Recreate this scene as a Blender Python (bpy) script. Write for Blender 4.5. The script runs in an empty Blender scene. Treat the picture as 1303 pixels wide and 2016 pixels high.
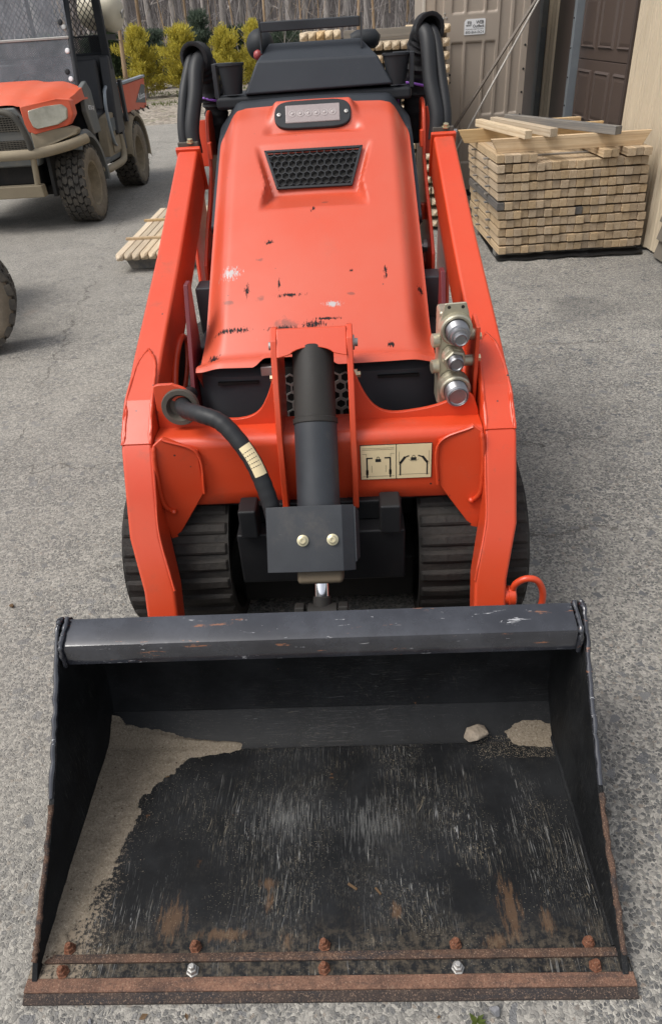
import bpy, bmesh, math, random
import numpy as np
from mathutils import Vector, Matrix, noise as mnoise

# ------------------------------------------------------------------ scene, camera, light
scene = bpy.context.scene
COL = scene.collection
random.seed(7)

cam_data = bpy.data.cameras.new('camera')
cam = bpy.data.objects.new('camera', cam_data)
COL.objects.link(cam)
cam_data.sensor_fit = 'HORIZONTAL'
cam_data.sensor_width = 36.0
cam_data.lens = 36.0 * 1400.0 / 1303.0
cam_data.clip_start = 0.05
cam_data.clip_end = 600
_r = Vector((0.99842793, 0.01125815, -0.05490834))
_u = Vector((0.03881956, 0.56774924, 0.82228574))
_f = Vector((-0.04043159, 0.82312456, -0.56641967))
_m = Matrix((_r, _u, -_f)).transposed().to_4x4()
_m.translation = Vector((0.0979, -0.5646, 1.4797))
cam.matrix_world = _m
scene.camera = cam

SUN_EL, SUN_AZ = math.radians(58), math.radians(246)   # azimuth clockwise from +Y
world = bpy.data.worlds.new('World')
scene.world = world
world.use_nodes = True
wn = world.node_tree.nodes
wl = world.node_tree.links
bg = wn['Background']
sky = wn.new('ShaderNodeTexSky')
sky.sky_type = 'NISHITA'
sky.sun_disc = False
sky.sun_elevation = SUN_EL
sky.sun_rotation = SUN_AZ
sky.air_density = 1.0
sky.dust_density = 4.0
sky.ozone_density = 1.0
hs = wn.new('ShaderNodeHueSaturation')          # thin bright overcast: the blue is washed out
hs.inputs['Saturation'].default_value = 0.32
wl.new(sky.outputs['Color'], hs.inputs['Color'])
wl.new(hs.outputs['Color'], bg.inputs['Color'])
bg.inputs['Strength'].default_value = 0.15

sun_d = bpy.data.lights.new('sun', 'SUN')
sun_d.energy = 1.35
sun_d.angle = math.radians(26)
sun_d.color = (1.0, 0.965, 0.9)
sun = bpy.data.objects.new('sun', sun_d)
COL.objects.link(sun)
_d = Vector((math.sin(SUN_AZ) * math.cos(SUN_EL), math.cos(SUN_AZ) * math.cos(SUN_EL), math.sin(SUN_EL)))
sun.rotation_euler = _d.to_track_quat('Z', 'Y').to_euler()
sun.location = (0, -3, 9)

vs = scene.view_settings
vs.view_transform = 'Standard'
vs.look = 'None'
vs.gamma = 1.0
vs.use_curve_mapping = False
vs.exposure = 0.45

# ------------------------------------------------------------------ mesh helpers
class MB:
    """collects geometry; build() links it as ONE mesh object"""
    def __init__(s):
        s.v, s.f, s.uv = [], [], None
    def add(s, vs_, fs_):
        o = len(s.v)
        s.v += [tuple(p) for p in vs_]
        s.f += [tuple(i + o for i in f) for f in fs_]
        return s
    def box(s, x0, x1, y0, y1, z0, z1, M=None):
        p = [Vector((x, y, z)) for z in (z0, z1) for y in (y0, y1) for x in (x0, x1)]
        if M is not None: p = [M @ q for q in p]
        return s.add(p, [(0, 2, 3, 1), (4, 5, 7, 6), (0, 1, 5, 4), (2, 6, 7, 3), (0, 4, 6, 2), (1, 3, 7, 5)])
    def prism(s, pts, vec):
        n = len(pts); vec = Vector(vec)
        a = [Vector(p) for p in pts]; b = [p + vec for p in a]
        fs_ = [tuple(range(n))[::-1], tuple(range(n, 2 * n))]
        fs_ += [(i, (i + 1) % n, (i + 1) % n + n, i + n) for i in range(n)]
        return s.add(a + b, fs_)
    def loft(s, rings, cap=True, closed=True):
        n = len(rings[0]); vs_ = [p for r in rings for p in r]; fs_ = []
        for k in range(len(rings) - 1):
            for i in range(n if closed else n - 1):
                j = (i + 1) % n
                fs_.append((k * n + i, k * n + j, (k + 1) * n + j, (k + 1) * n + i))
        if cap:
            fs_.append(tuple(range(n))[::-1]); fs_.append(tuple(range((len(rings) - 1) * n, len(rings) * n)))
        return s.add(vs_, fs_)
    def tube(s, pts, r, n=10, closed=False, cap=True):
        pts = [Vector(p) for p in pts]; m = len(pts)
        rr = r if isinstance(r, (list, tuple)) else [r] * m
        rings = []; up = None
        for i in range(m):
            if closed: t = (pts[(i + 1) % m] - pts[i - 1]).normalized()
            else: t = (pts[min(i + 1, m - 1)] - pts[max(i - 1, 0)]).normalized()
            if up is None:
                up = t.orthogonal().normalized()
            else:
                up = (up - t * up.dot(t)).normalized()
            w = t.cross(up)
            rings.append([pts[i] + (up * math.cos(2 * math.pi * k / n) + w * math.sin(2 * math.pi * k / n)) * rr[i] for k in range(n)])
        if closed:
            rings.append(rings[0]); 
            return s.loft(rings, cap=False)
        return s.loft(rings, cap)
    def cyl(s, p0, p1, r0, r1=None, n=16):
        return s.tube([p0, p1], [r0, r0 if r1 is None else r1], n)
    def lathe(s, prof, o, axis, n=24, cap=True):
        """prof: (radius, height along axis)"""
        o = Vector(o); ax = Vector(axis).normalized(); a = ax.orthogonal().normalized(); b = ax.cross(a)
        rings = [[o + ax * h + (a * math.cos(2 * math.pi * k / n) + b * math.sin(2 * math.pi * k / n)) * max(r, 1e-5) for k in range(n)] for r, h in prof]
        return s.loft(rings, cap)
    def grid(s, P):
        m, n = len(P), len(P[0])
        return s.add([p for r in P for p in r], [(i * n + j, i * n + j + 1, (i + 1) * n + j + 1, (i + 1) * n + j) for i in range(m - 1) for j in range(n - 1)])
    def sphere(s, c, r, nu=16, nv=10, sc=(1, 1, 1)):
        c = Vector(c)
        prof = [(math.sin(math.pi * k / nv) * r, -math.cos(math.pi * k / nv) * r) for k in range(nv + 1)]
        rings = [[c + Vector((q * math.cos(2 * math.pi * k / nu) * sc[0], q * math.sin(2 * math.pi * k / nu) * sc[1], h * sc[2])) for k in range(nu)] for q, h in prof]
        return s.loft(rings, False)
    def build(s, name, mat, parent=None, org=None, smooth=None, bevel=0, seg=2, normals=True, uv=None, weld=False):
        me = bpy.data.meshes.new(name)
        if org is None:
            org = Vector((0, 0, 0))
            q = parent
            while q is not None:
                org = org + q.location; q = q.parent
        org = Vector(org)
        me.from_pydata([tuple(Vector(p) - org) for p in s.v], [], s.f)
        if uv is not None:
            ul = me.uv_layers.new(name='UVMap')
            for lp in me.loops: ul.data[lp.index].uv = uv[lp.vertex_index]
        if normals or weld:
            b = bmesh.new(); b.from_mesh(me)
            if weld: bmesh.ops.remove_doubles(b, verts=b.verts, dist=1e-5)
            if normals: bmesh.ops.recalc_face_normals(b, faces=b.faces)
            b.to_mesh(me); b.free()
        if smooth is not None:
            for p in me.polygons: p.use_smooth = True
            me.set_sharp_from_angle(angle=math.radians(smooth))
        if mat is not None: me.materials.append(mat)
        o = bpy.data.objects.new(name, me)
        COL.objects.link(o)
        if parent is not None: o.parent = parent
        if bevel:
            md = o.modifiers.new('bevel', 'BEVEL'); md.width = bevel; md.segments = seg; md.limit_method = 'ANGLE'; md.angle_limit = math.radians(32)
            md.harden_normals = True
            for p in me.polygons: p.use_smooth = True
        return o

def tag(o, label=None, cat=None, group=None, kind=None):
    if label: o['label'] = label
    if cat: o['category'] = cat
    if group: o['group'] = group
    if kind: o['kind'] = kind
    return o
def thing(name, loc, label, cat, group=None):
    o = bpy.data.objects.new(name, None)
    o.empty_display_size = 0.1
    o.location = loc
    COL.objects.link(o)
    return tag(o, label, cat, group)
def copy_obj(o, parent=None):
    c = o.copy(); COL.objects.link(c); c.parent = parent
    return c
def copy_tree(o, parent=None):
    c = copy_obj(o, parent)
    for ch in list(o.children): copy_tree(ch, c)
    return c
def catmull(pts, k=8):
    pts = [Vector(p) for p in pts]; out = []
    q = [pts[0] * 2 - pts[1]] + pts + [pts[-1] * 2 - pts[-2]]
    for i in range(1, len(q) - 2):
        for t in range(k):
            t /= k
            out.append(0.5 * ((2 * q[i]) + (q[i + 1] - q[i - 1]) * t + (2 * q[i - 1] - 5 * q[i] + 4 * q[i + 1] - q[i + 2]) * t * t + (3 * q[i] - q[i - 1] - 3 * q[i + 1] + q[i + 2]) * t ** 3))
    out.append(pts[-1]); return out
def jitter(pts, a, seed=0):
    rg = random.Random(seed)
    return [Vector(p) + Vector((rg.uniform(-a, a), rg.uniform(-a, a), rg.uniform(-a, a))) for p in pts]
def lerp_path(a, b, n):
    a, b = Vector(a), Vector(b)
    return [a.lerp(b, i / (n - 1)) for i in range(n)]
def sstep(a, b, x):
    t = min(1, max(0, (x - a) / (b - a))); return t * t * (3 - 2 * t)
ORD = ['first', 'second', 'third', 'fourth', 'fifth', 'sixth', 'seventh', 'eighth', 'ninth', 'tenth', 'eleventh', 'twelfth', 'thirteenth', 'fourteenth', 'fifteenth', 'sixteenth', 'seventeenth', 'eighteenth', 'nineteenth', 'twentieth']
def ordinal(k):
    if k < 20: return ORD[k]
    tens = ['', '', 'twenty', 'thirty', 'forty', 'fifty', 'sixty'][(k + 1) // 10]
    r = (k + 1) % 10
    if r == 0: return {'twenty': 'twentieth', 'thirty': 'thirtieth', 'forty': 'fortieth', 'fifty': 'fiftieth', 'sixty': 'sixtieth'}[tens]
    return tens + '-' + ORD[r - 1]
def text_mesh(body, size, bold=False):
    cu = bpy.data.curves.new('text', 'FONT'); cu.body = body; cu.size = size; cu.align_x = 'LEFT'
    if bold: cu.offset = size * 0.02
    cu.resolution_u = 3
    o = bpy.data.objects.new('text', cu); COL.objects.link(o)
    dg = bpy.context.evaluated_depsgraph_get()
    me = bpy.data.meshes.new_from_object(o.evaluated_get(dg))
    bpy.data.objects.remove(o); bpy.data.curves.remove(cu)
    xs = [v.co.x for v in me.vertices]
    return me, (min(xs), max(xs))
def put_text(name, body, size, mat, parent, M, width=None, bold=False):
    """M places the text's own XY plane (x right, y up) in the parent's space"""
    me, (a, b) = text_mesh(body, size, bold)
    k = 1.0 if not width else width / (b - a)
    me.transform(M @ Matrix.Diagonal((k, 1, 1, 1)) @ Matrix.Translation((-a, 0, 0)))
    me.materials.append(mat)
    o = bpy.data.objects.new(name, me); COL.objects.link(o); o.parent = parent
    return o
def frame(o, x, y):
    """4x4 with given origin, x and y axes"""
    x = Vector(x).normalized(); y = Vector(y); y = (y - x * y.dot(x)).normalized(); z = x.cross(y)
    m = Matrix((x, y, z)).transposed().to_4x4(); m.translation = Vector(o); return m

# ------------------------------------------------------------------ material helpers
class NT:
    def __init__(s, name):
        s.m = bpy.data.materials.new(name); s.m.use_nodes = True
        s.t = s.m.node_tree; s.n = s.t.nodes
        s.b = s.n['Principled BSDF']
        s._c = {}
    def nd(s, typ, **kw):
        n = s.n.new(typ)
        for k, v in kw.items(): setattr(n, k, v)
        return n
    def put(s, sock, v):
        if isinstance(v, bpy.types.NodeSocket): s.t.links.new(v, sock)
        elif isinstance(v, (tuple, list)):
            sock.default_value = tuple(v) + ((1.0,) if len(v) == 3 and len(sock.default_value) == 4 else ())
        else: sock.default_value = v
    def co(s, kind='Object', scale=None, rnd=False):
        if 'tc' not in s._c: s._c['tc'] = s.nd('ShaderNodeTexCoord')
        v = s._c['tc'].outputs[kind]
        if rnd:
            oi = s.info(); w = s.nd('ShaderNodeVectorMath', operation='ADD')
            s.put(w.inputs[0], v); m = s.math('MULTIPLY', oi.outputs['Random'], 37.0); s.put(w.inputs[1], m); v = w.outputs[0]
        if scale is not None:
            w = s.nd('ShaderNodeVectorMath', operation='MULTIPLY'); s.put(w.inputs[0], v); w.inputs[1].default_value = scale; v = w.outputs[0]
        return v
    def info(s):
        if 'oi' not in s._c: s._c['oi'] = s.nd('ShaderNodeObjectInfo')
        return s._c['oi']
    def noise(s, vec, scale, detail=4, rough=0.6, dist=0.0, out='Fac'):
        n = s.nd('ShaderNodeTexNoise'); s.put(n.inputs['Vector'], vec); n.inputs['Scale'].default_value = scale
        n.inputs['Detail'].default_value = detail; n.inputs['Roughness'].default_value = rough; n.inputs['Distortion'].default_value = dist
        return n.outputs[out]
    def vor(s, vec, scale, feature='F1', out='Distance', rnd=1.0):
        n = s.nd('ShaderNodeTexVoronoi', feature=feature); s.put(n.inputs['Vector'], vec); n.inputs['Scale'].default_value = scale
        n.inputs['Randomness'].default_value = rnd
        return n.outputs[out]
    def math(s, op, a, b=0.0, clamp=False):
        n = s.nd('ShaderNodeMath', operation=op, use_clamp=clamp); s.put(n.inputs[0], a); s.put(n.inputs[1], b); return n.outputs[0]
    def ramp(s, x, lo, hi, a=0.0, b=1.0):
        n = s.nd('ShaderNodeMapRange', interpolation_type='SMOOTHSTEP'); s.put(n.inputs[0], x)
        n.inputs[1].default_value = lo; n.inputs[2].default_value = hi; n.inputs[3].default_value = a; n.inputs[4].default_value = b
        return n.outputs[0]
    def mix(s, fac, a, b, blend='MIX'):
        n = s.nd('ShaderNodeMix', data_type='RGBA', blend_type=blend); s.put(n.inputs[0], fac); s.put(n.inputs[6], a); s.put(n.inputs[7], b); return n.outputs[2]
    def sep(s, vec):
        n = s.nd('ShaderNodeSeparateXYZ'); s.put(n.inputs[0], vec); return n.outputs
    def comb(s, x, y, z):
        n = s.nd('ShaderNodeCombineXYZ'); s.put(n.inputs[0], x); s.put(n.inputs[1], y); s.put(n.inputs[2], z); return n.outputs[0]
    def bump(s, h, strength=0.3, dist=0.01):
        n = s.nd('ShaderNodeBump'); s.put(n.inputs['Height'], h); n.inputs['Strength'].default_value = strength; n.inputs['Distance'].default_value = dist
        s.put(s.b.inputs['Normal'], n.outputs[0]); return n
    def fin(s, color, rough=0.5, metal=0.0, spec=None, coat=None, **kw):
        s.put(s.b.inputs['Base Color'], color); s.put(s.b.inputs['Roughness'], rough); s.put(s.b.inputs['Metallic'], metal)
        if spec is not None: s.put(s.b.inputs['Specular IOR Level'], spec)
        if coat is not None:
            s.put(s.b.inputs['Coat Weight'], coat); s.b.inputs['Coat Roughness'].default_value = 0.25
        for k, v in kw.items(): s.put(s.b.inputs[k], v)
        return s.m
# ------------------------------------------------------------------ materials
M = {}
def paint(name, base, faded, rough=0.38, chips=0.0, dirt=0.3, dirtcol=(0.10, 0.075, 0.05), coat=0.15):
    t = NT(name); c = t.co()
    n1 = t.noise(c, 2.3, 5, 0.6); n2 = t.noise(c, 38, 5, 0.65); n3 = t.noise(c, 9, 6, 0.7)
    col = t.mix(t.ramp(n1, 0.3, 0.75), base, faded)
    d = t.math('MULTIPLY', t.ramp(n3, 0.55, 0.8), dirt)
    col = t.mix(d, col, dirtcol)
    sp = t.math('MULTIPLY', t.ramp(n2, 0.62, 0.74), dirt * 0.5)
    col = t.mix(sp, col, dirtcol)
    if chips:
        v = t.vor(c, 26, 'F1', 'Distance'); k = t.noise(c, 120, 2)
        ch = t.math('MULTIPLY', t.ramp(v, 0.055 + chips * 0.04, 0.03 + chips * 0.03), t.ramp(t.noise(c, 4.5, 2), 0.5, 0.58))
        col = t.mix(ch, col, (0.03, 0.022, 0.02))
    sc_ = t.noise(t.co('Object', (30, 30, 300)), 1.0, 4, 0.75, 0.6); col = t.mix(t.math('MULTIPLY', t.ramp(sc_, 0.66, 0.74), t.ramp(n3, 0.45, 0.6, 0, 0.4)), col, tuple(min(1, x * 1.3 + 0.10) for x in faded))
    r = t.math('ADD', rough - 0.08, t.math('MULTIPLY', n3, 0.22))
    t.bump(t.math('ADD', n2, t.math('MULTIPLY', t.noise(c, 260, 2), 0.5)), 0.06, 0.004)
    return t.fin(col, r, 0.0, 0.45 if coat else 0.3, coat)
ORANGE = (0.54, 0.050, 0.011); ORANGE_F = (0.53, 0.080, 0.034)
M['orange'] = paint('orange paint', (0.58, 0.045, 0.008), (0.56, 0.064, 0.020), 0.44, 1.0, 0.34, coat=0.4)
M['orange_v'] = paint('dusty orange plastic', (0.62, 0.085, 0.025), (0.60, 0.12, 0.06), 0.5, 0, 0.35, (0.3, 0.2, 0.13))
M['red_dark'] = paint('shaded red paint', (0.10, 0.007, 0.012), (0.13, 0.012, 0.018), 0.4, 0.3, 0.3)  # dark red holds the shade between arm and hood in its colour
M['blacks'] = paint('satin black steel', (0.018, 0.020, 0.024), (0.042, 0.046, 0.052), 0.46, 0.0, 0.3, (0.12, 0.10, 0.08), 0.0)
M['frame'] = paint('black chassis steel', (0.009, 0.0095, 0.011), (0.017, 0.017, 0.018), 0.5, 0.0, 0.3, (0.06, 0.05, 0.04), 0.0)  # steel black lowered so the lit frame faces read as shaded
M['plastic'] = paint('black plastic', (0.014, 0.016, 0.019), (0.027, 0.030, 0.034), 0.55, 0.0, 0.2, (0.10, 0.09, 0.08), 0.0)
M['console'] = paint('dark grey textured plastic', (0.024, 0.028, 0.035), (0.033, 0.038, 0.046), 0.55, 0.0, 0.12, (0.1, 0.1, 0.1), 0.0)
M['greydark'] = paint('grey moulded cover', (0.050, 0.056, 0.064), (0.066, 0.072, 0.080), 0.5, 0.0, 0.3, (0.13, 0.12, 0.10), 0.0)
M['greyp'] = paint('dusty grey plastic', (0.10, 0.115, 0.12), (0.16, 0.155, 0.14), 0.62, 0.0, 0.85, (0.33, 0.27, 0.19), 0.0)
M['dusty'] = paint('mud-dusted plastic', (0.24, 0.20, 0.14), (0.32, 0.27, 0.19), 0.8, 0.0, 0.6, (0.17, 0.13, 0.09), 0.0)
M['steeldust'] = paint('dusty black steel', (0.05, 0.048, 0.043), (0.13, 0.115, 0.09), 0.6, 0.0, 0.8, (0.25, 0.2, 0.14), 0.0)
M['dark'] = paint('dark underbody', (0.010, 0.010, 0.010), (0.02, 0.018, 0.016), 0.7, 0, 0.4, (0.06, 0.05, 0.04), 0.0)
M['brownblock'] = paint('dusty brown steel', (0.10, 0.078, 0.052), (0.14, 0.11, 0.075), 0.7, 0, 0.4, (0.05, 0.04, 0.03), 0.0)
M['cylup'] = paint('greasy black steel', (0.016, 0.015, 0.0145), (0.030, 0.027, 0.024), 0.6, 0, 0.5, (0.05, 0.04, 0.03), 0.0)

def hood_paint():
    t = NT('hood orange paint'); c = t.co(); uv = t.co('UV')
    n1 = t.noise(c, 2.6, 5, 0.6); n3 = t.noise(c, 9, 6, 0.7); n2 = t.noise(c, 45, 5, 0.65)
    col = t.mix(t.ramp(n1, 0.25, 0.7), (0.56, 0.062, 0.020), (0.55, 0.090, 0.046))  # pinker than the arm paint; sky sheen mixed into the colour
    s = t.sep(uv)
    hs_ = t.noise(t.co('UV', (420, 30, 1)), 1.0, 4, 0.75, 0.5); col = t.mix(t.math('MULTIPLY', t.ramp(hs_, 0.66, 0.74), t.ramp(n3, 0.42, 0.6, 0, 0.35)), col, (0.62, 0.30, 0.24))
    hs2 = t.noise(t.co('UV', (40, 500, 1)), 1.0, 4, 0.75, 0.8); col = t.mix(t.math('MULTIPLY', t.ramp(hs2, 0.68, 0.74), t.ramp(n1, 0.45, 0.6, 0, 0.3)), col, (0.62, 0.30, 0.24))
    # (x, s, rx, rs, kind) in metres on the hood skin
    sc = [(-.238, .300, .032, .022, 1), (-.188, .235, .006, .018, 0), (-.072, .213, .030, .006, 0), (-.231, .109, .044, .007, 0), (-.276, .029, .013, .010, 0),
          (-.083, .120, .034, .024, 2), (-.085, .104, .030, .009, 0), (-.005, .114, .026, .010, 0), (.046, .176, .028, .010, 1), (.095, .208, .012, .006, 2), (.194, .281, .004, .018, 0),
          (.291, .248, .006, .014, 0), (.030, .556, .016, .008, 2), (-.002, .514, .006, .008, 0), (.198, .042, .007, .008, 0), (-.241, .203, .020, .010, 2), (-.156, .34, .014, .008, 2),
          (-.127, .40, .010, .006, 0), (.10, .285, .004, .004, 0), (-.10, .255, .003, .016, 0), (.03, .13, .03, .004, 0), (-.15, .205, .012, .012, 2)]
    masks = [None, None, None]
    for x, y, rx, ry, k in sc:
        dx = t.math('DIVIDE', t.math('SUBTRACT', s[0], x), rx * 1.35); dy = t.math('DIVIDE', t.math('SUBTRACT', s[1], y), ry * 1.35)
        d = t.math('SUBTRACT', 1.0, t.math('SQRT', t.math('ADD', t.math('MULTIPLY', dx, dx), t.math('MULTIPLY', dy, dy))))
        masks[k] = d if masks[k] is None else t.math('MAXIMUM', masks[k], d)
    mp = t.comb(t.math('MULTIPLY', s[0], 260.0), t.math('MULTIPLY', s[1], 60.0), 0.0)
    sk = t.noise(mp, 1.0, 4, 0.7, 0.6)
    # smudges, grey scuffs, black chips
    f2 = t.math('MULTIPLY', t.ramp(t.math('ADD', masks[2], t.math('MULTIPLY', t.math('SUBTRACT', n2, 0.5), 2.2)), 0.25, 0.8), 0.55)
    col = t.mix(f2, col, (0.06, 0.035, 0.025))
    f1 = t.ramp(t.math('ADD', masks[1], t.math('MULTIPLY', t.math('SUBTRACT', sk, 0.5), 3.4)), 0.48, 0.6)
    col = t.mix(f1, col, (0.42, 0.38, 0.37))
    f0 = t.ramp(t.math('ADD', masks[0], t.math('MULTIPLY', t.math('SUBTRACT', sk, 0.5), 4.2)), 0.32, 0.38)
    col = t.mix(f0, col, (0.018, 0.016, 0.017))
    v = t.vor(c, 30, 'F1', 'Distance'); ch = t.math('MULTIPLY', t.ramp(v, 0.075, 0.045), t.ramp(t.noise(c, 7, 2), 0.52, 0.60))
    col = t.mix(ch, col, (0.05, 0.03, 0.025))
    col = t.mix(t.math('MULTIPLY', t.ramp(n3, 0.55, 0.8), 0.12), col, (0.25, 0.12, 0.08))
    hz = t.noise(t.co('Object', (14, 2.5, 2.5)), 1.0, 5, 0.7)
    t.bump(t.math('ADD', n2, t.math('MULTIPLY', t.noise(c, 300, 2), 0.5)), 0.05, 0.004)
    return t.fin(col, t.math('ADD', 0.34, t.math('MULTIPLY', hz, 0.2)), 0.0, t.math('SUBTRACT', 0.5, t.math('MULTIPLY', f0, 0.4)), t.math('MULTIPLY', t.math('SUBTRACT', 1.0, f0), 0.45))
M['hood'] = hood_paint()

def gloss_black():
    t = NT('gloss black bucket paint'); c = t.co()
    n = t.noise(c, 5, 6, 0.7); n2 = t.noise(c, 60, 5, 0.7)
    col = t.mix(t.ramp(n, 0.35, 0.75), (0.018, 0.019, 0.024), (0.046, 0.049, 0.059))
    sc = t.noise(t.co('Object', (16, 90, 90)), 1.0, 4, 0.75, 0.4)
    w = t.math('MULTIPLY', t.ramp(sc, 0.645, 0.675), t.ramp(t.noise(c, 7, 3), 0.46, 0.56))
    col = t.mix(t.math('MULTIPLY', w, 0.8), col, (0.42, 0.42, 0.43))
    rst = t.math('MULTIPLY', t.ramp(t.noise(t.co('Object', (9, 50, 50)), 1.0, 5, 0.7), 0.625, 0.66), t.ramp(n2, 0.38, 0.55))
    col = t.mix(rst, col, (0.20, 0.085, 0.045))
    sp = t.ramp(t.vor(c, 55, 'F1'), 0.10, 0.05)
    col = t.mix(t.math('MULTIPLY', sp, t.ramp(t.noise(c, 12, 2), 0.55, 0.65)), col, (0.5, 0.5, 0.5))
    t.bump(t.math('ADD', t.math('MULTIPLY', n, 0.4), t.math('MULTIPLY', t.noise(c, 25, 3), 0.15)), 0.05, 0.01)
    r = t.math('ADD', 0.09, t.math('MULTIPLY', t.ramp(n2, 0.5, 0.85), 0.25))
    return t.fin(col, r, 0.0, 1.0)
M['gloss'] = gloss_black()

def bucket_worn(name, axis, amount=1.0, rust=0.5, spec=0.3, rough=0.42):
    """scratched black plate; scratches run along the given object axis"""
    t = NT(name); c = t.co()
    def sv(a, b, rot=0.0):
        q = [a, a, a]; q[axis] = b
        return t.co('Object', tuple(q))
    n = t.noise(c, 6, 6, 0.7); nf = t.noise(c, 90, 4, 0.7)
    col = t.mix(t.ramp(n, 0.35, 0.7), (0.006, 0.0065, 0.0073), (0.015, 0.016, 0.0175))  # base black lowered so the inside of the bucket reads as shaded
    # dust film, thick in patches
    df = t.math('MULTIPLY', t.ramp(t.noise(c, 3.2, 5, 0.7), 0.5, 0.8), 0.14 * amount)
    col = t.mix(t.math('MULTIPLY', df, t.ramp(nf, 0.35, 0.7)), col, (0.17, 0.155, 0.125))
    # three widths of scratches, bent a little by noise
    wob = t.noise(c, 3.0, 2, 0.5, 0, 'Color')
    def scr(a, b, lo, hi, colr, k, tilt):
        w = t.nd('ShaderNodeVectorMath', operation='MULTIPLY_ADD'); t.put(w.inputs[0], wob); w.inputs[1].default_value = (tilt, tilt, tilt); t.put(w.inputs[2], c)
        q = [a, a, a]; q[axis] = b
        m = t.nd('ShaderNodeVectorMath', operation='MULTIPLY'); t.put(m.inputs[0], w.outputs[0]); m.inputs[1].default_value = q
        x = t.noise(m.outputs[0], 1.0, 3, 0.75)
        msk = t.ramp(t.noise(c, 3.4 + 2 * k, 4, 0.65, 0.5), 0.42, 0.66)
        return t.math('MULTIPLY', t.math('MULTIPLY', t.ramp(x, lo, hi), msk), k)
    for args in ((420, 8, 0.60, 0.67, (0.34, 0.335, 0.32), 0.6 * amount, 0.03), (800, 22, 0.55, 0.68, (0.22, 0.215, 0.195), 0.5 * amount, 0.04), (560, 12, 0.61, 0.69, (0.40, 0.34, 0.25), 0.5 * amount, 0.05), (170, 4, 0.65, 0.70, (0.5, 0.5, 0.5), 0.55 * amount, 0.09), (300, 14, 0.62, 0.69, (0.33, 0.28, 0.2), 0.5 * amount, 0.30)):
        col = t.mix(scr(*args), col, args[4])
    sp = t.math('MULTIPLY', t.ramp(t.vor(c, 210, 'F1'), 0.17, 0.09), t.ramp(t.noise(c, 9, 3), 0.42, 0.6))
    col = t.mix(t.math('MULTIPLY', sp, 0.7 * amount), col, (0.33, 0.29, 0.22))
    rs = t.math('MULTIPLY', t.ramp(t.noise(c, 13, 6, 0.72), 0.66, 0.72), t.ramp(t.noise(c, 3.1, 2), 0.45, 0.6))
    col = t.mix(t.math('MULTIPLY', rs, rust), col, (0.27, 0.125, 0.05))
    if axis == 1:      # the floor: bright rubbed area, rust smears, sand dust towards the drift
        s = t.sep(c)
        def spot(x, y, rx, ry):
            dx = t.math('DIVIDE', t.math('SUBTRACT', s[0], x), rx); dy = t.math('DIVIDE', t.math('SUBTRACT', s[1], y - 1.5), ry)
            return t.math('SUBTRACT', 1.0, t.math('SQRT', t.math('ADD', t.math('MULTIPLY', dx, dx), t.math('MULTIPLY', dy, dy))))
        strk = t.noise(t.co('Object', (260, 16, 60)), 1.0, 4, 0.75, 0.3)
        rub = t.math('MAXIMUM', spot(.10, .34, .22, .17), spot(-.10, .36, .24, .14))
        col = t.mix(t.math('MULTIPLY', t.ramp(t.math('ADD', rub, t.math('MULTIPLY', t.math('SUBTRACT', strk, 0.5), 2.6)), 0.66, 1.15), 0.22), col, (0.34, 0.34, 0.33))
        rr = None
        for q in ((-.31, .14, .05, .07), (-.115, .17, .018, .035), (-.075, .10, .02, .03), (.365, .15, .035, .11), (.33, .09, .05, .03), (-.20, .11, .10, .02), (.43, .13, .02, .05), (-.12, .21, .03, .02), (.14, .15, .02, .03)):
            e_ = spot(*q); rr = e_ if rr is None else t.math('MAXIMUM', rr, e_)
        fr_ = t.ramp(t.math('ADD', rr, t.math('MULTIPLY', t.math('SUBTRACT', t.noise(t.co('Object', (120, 22, 60)), 1.0, 5, 0.8), 0.5), 2.8)), 0.35, 0.8)
        col = t.mix(t.math('MULTIPLY', fr_, 0.27), col, (0.23, 0.125, 0.06))
        du = t.math('MULTIPLY', t.ramp(s[1], -1.43 + .09, -1.43, 0, 0.2), t.ramp(nf, 0.4, 0.65)); col = t.mix(du, col, (0.28, 0.22, 0.15))
        dl = t.math('ADD', t.math('MULTIPLY', t.ramp(s[0], -0.36, -0.50), 0.5), t.math('MULTIPLY', t.math('SUBTRACT', t.noise(c, 130, 4, 0.8), 0.5), 1.3))
        col = t.mix(t.ramp(dl, 0.35, 0.55, 0, 0.8), col, (0.24, 0.195, 0.145))
    t.bump(t.math('ADD', nf, n), 0.12, 0.004)
    return t.fin(col, t.math('ADD', rough, t.math('MULTIPLY', n, 0.25)), 0.0, spec)
M['bfloor'] = bucket_worn('scratched bucket floor', 1, 1.0, 0.5, 0.16, 0.5)
M['bback'] = bucket_worn('scuffed bucket back', 0, 0.16, 0.7, 0.15, 0.55)
M['heel'] = bucket_worn('rubbed bucket heel', 0, 0.35, 0.9, 0.28, 0.42)
M['bside'] = bucket_worn('scuffed bucket side', 2, 0.25, 0.35, 0.15, 0.55)

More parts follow.
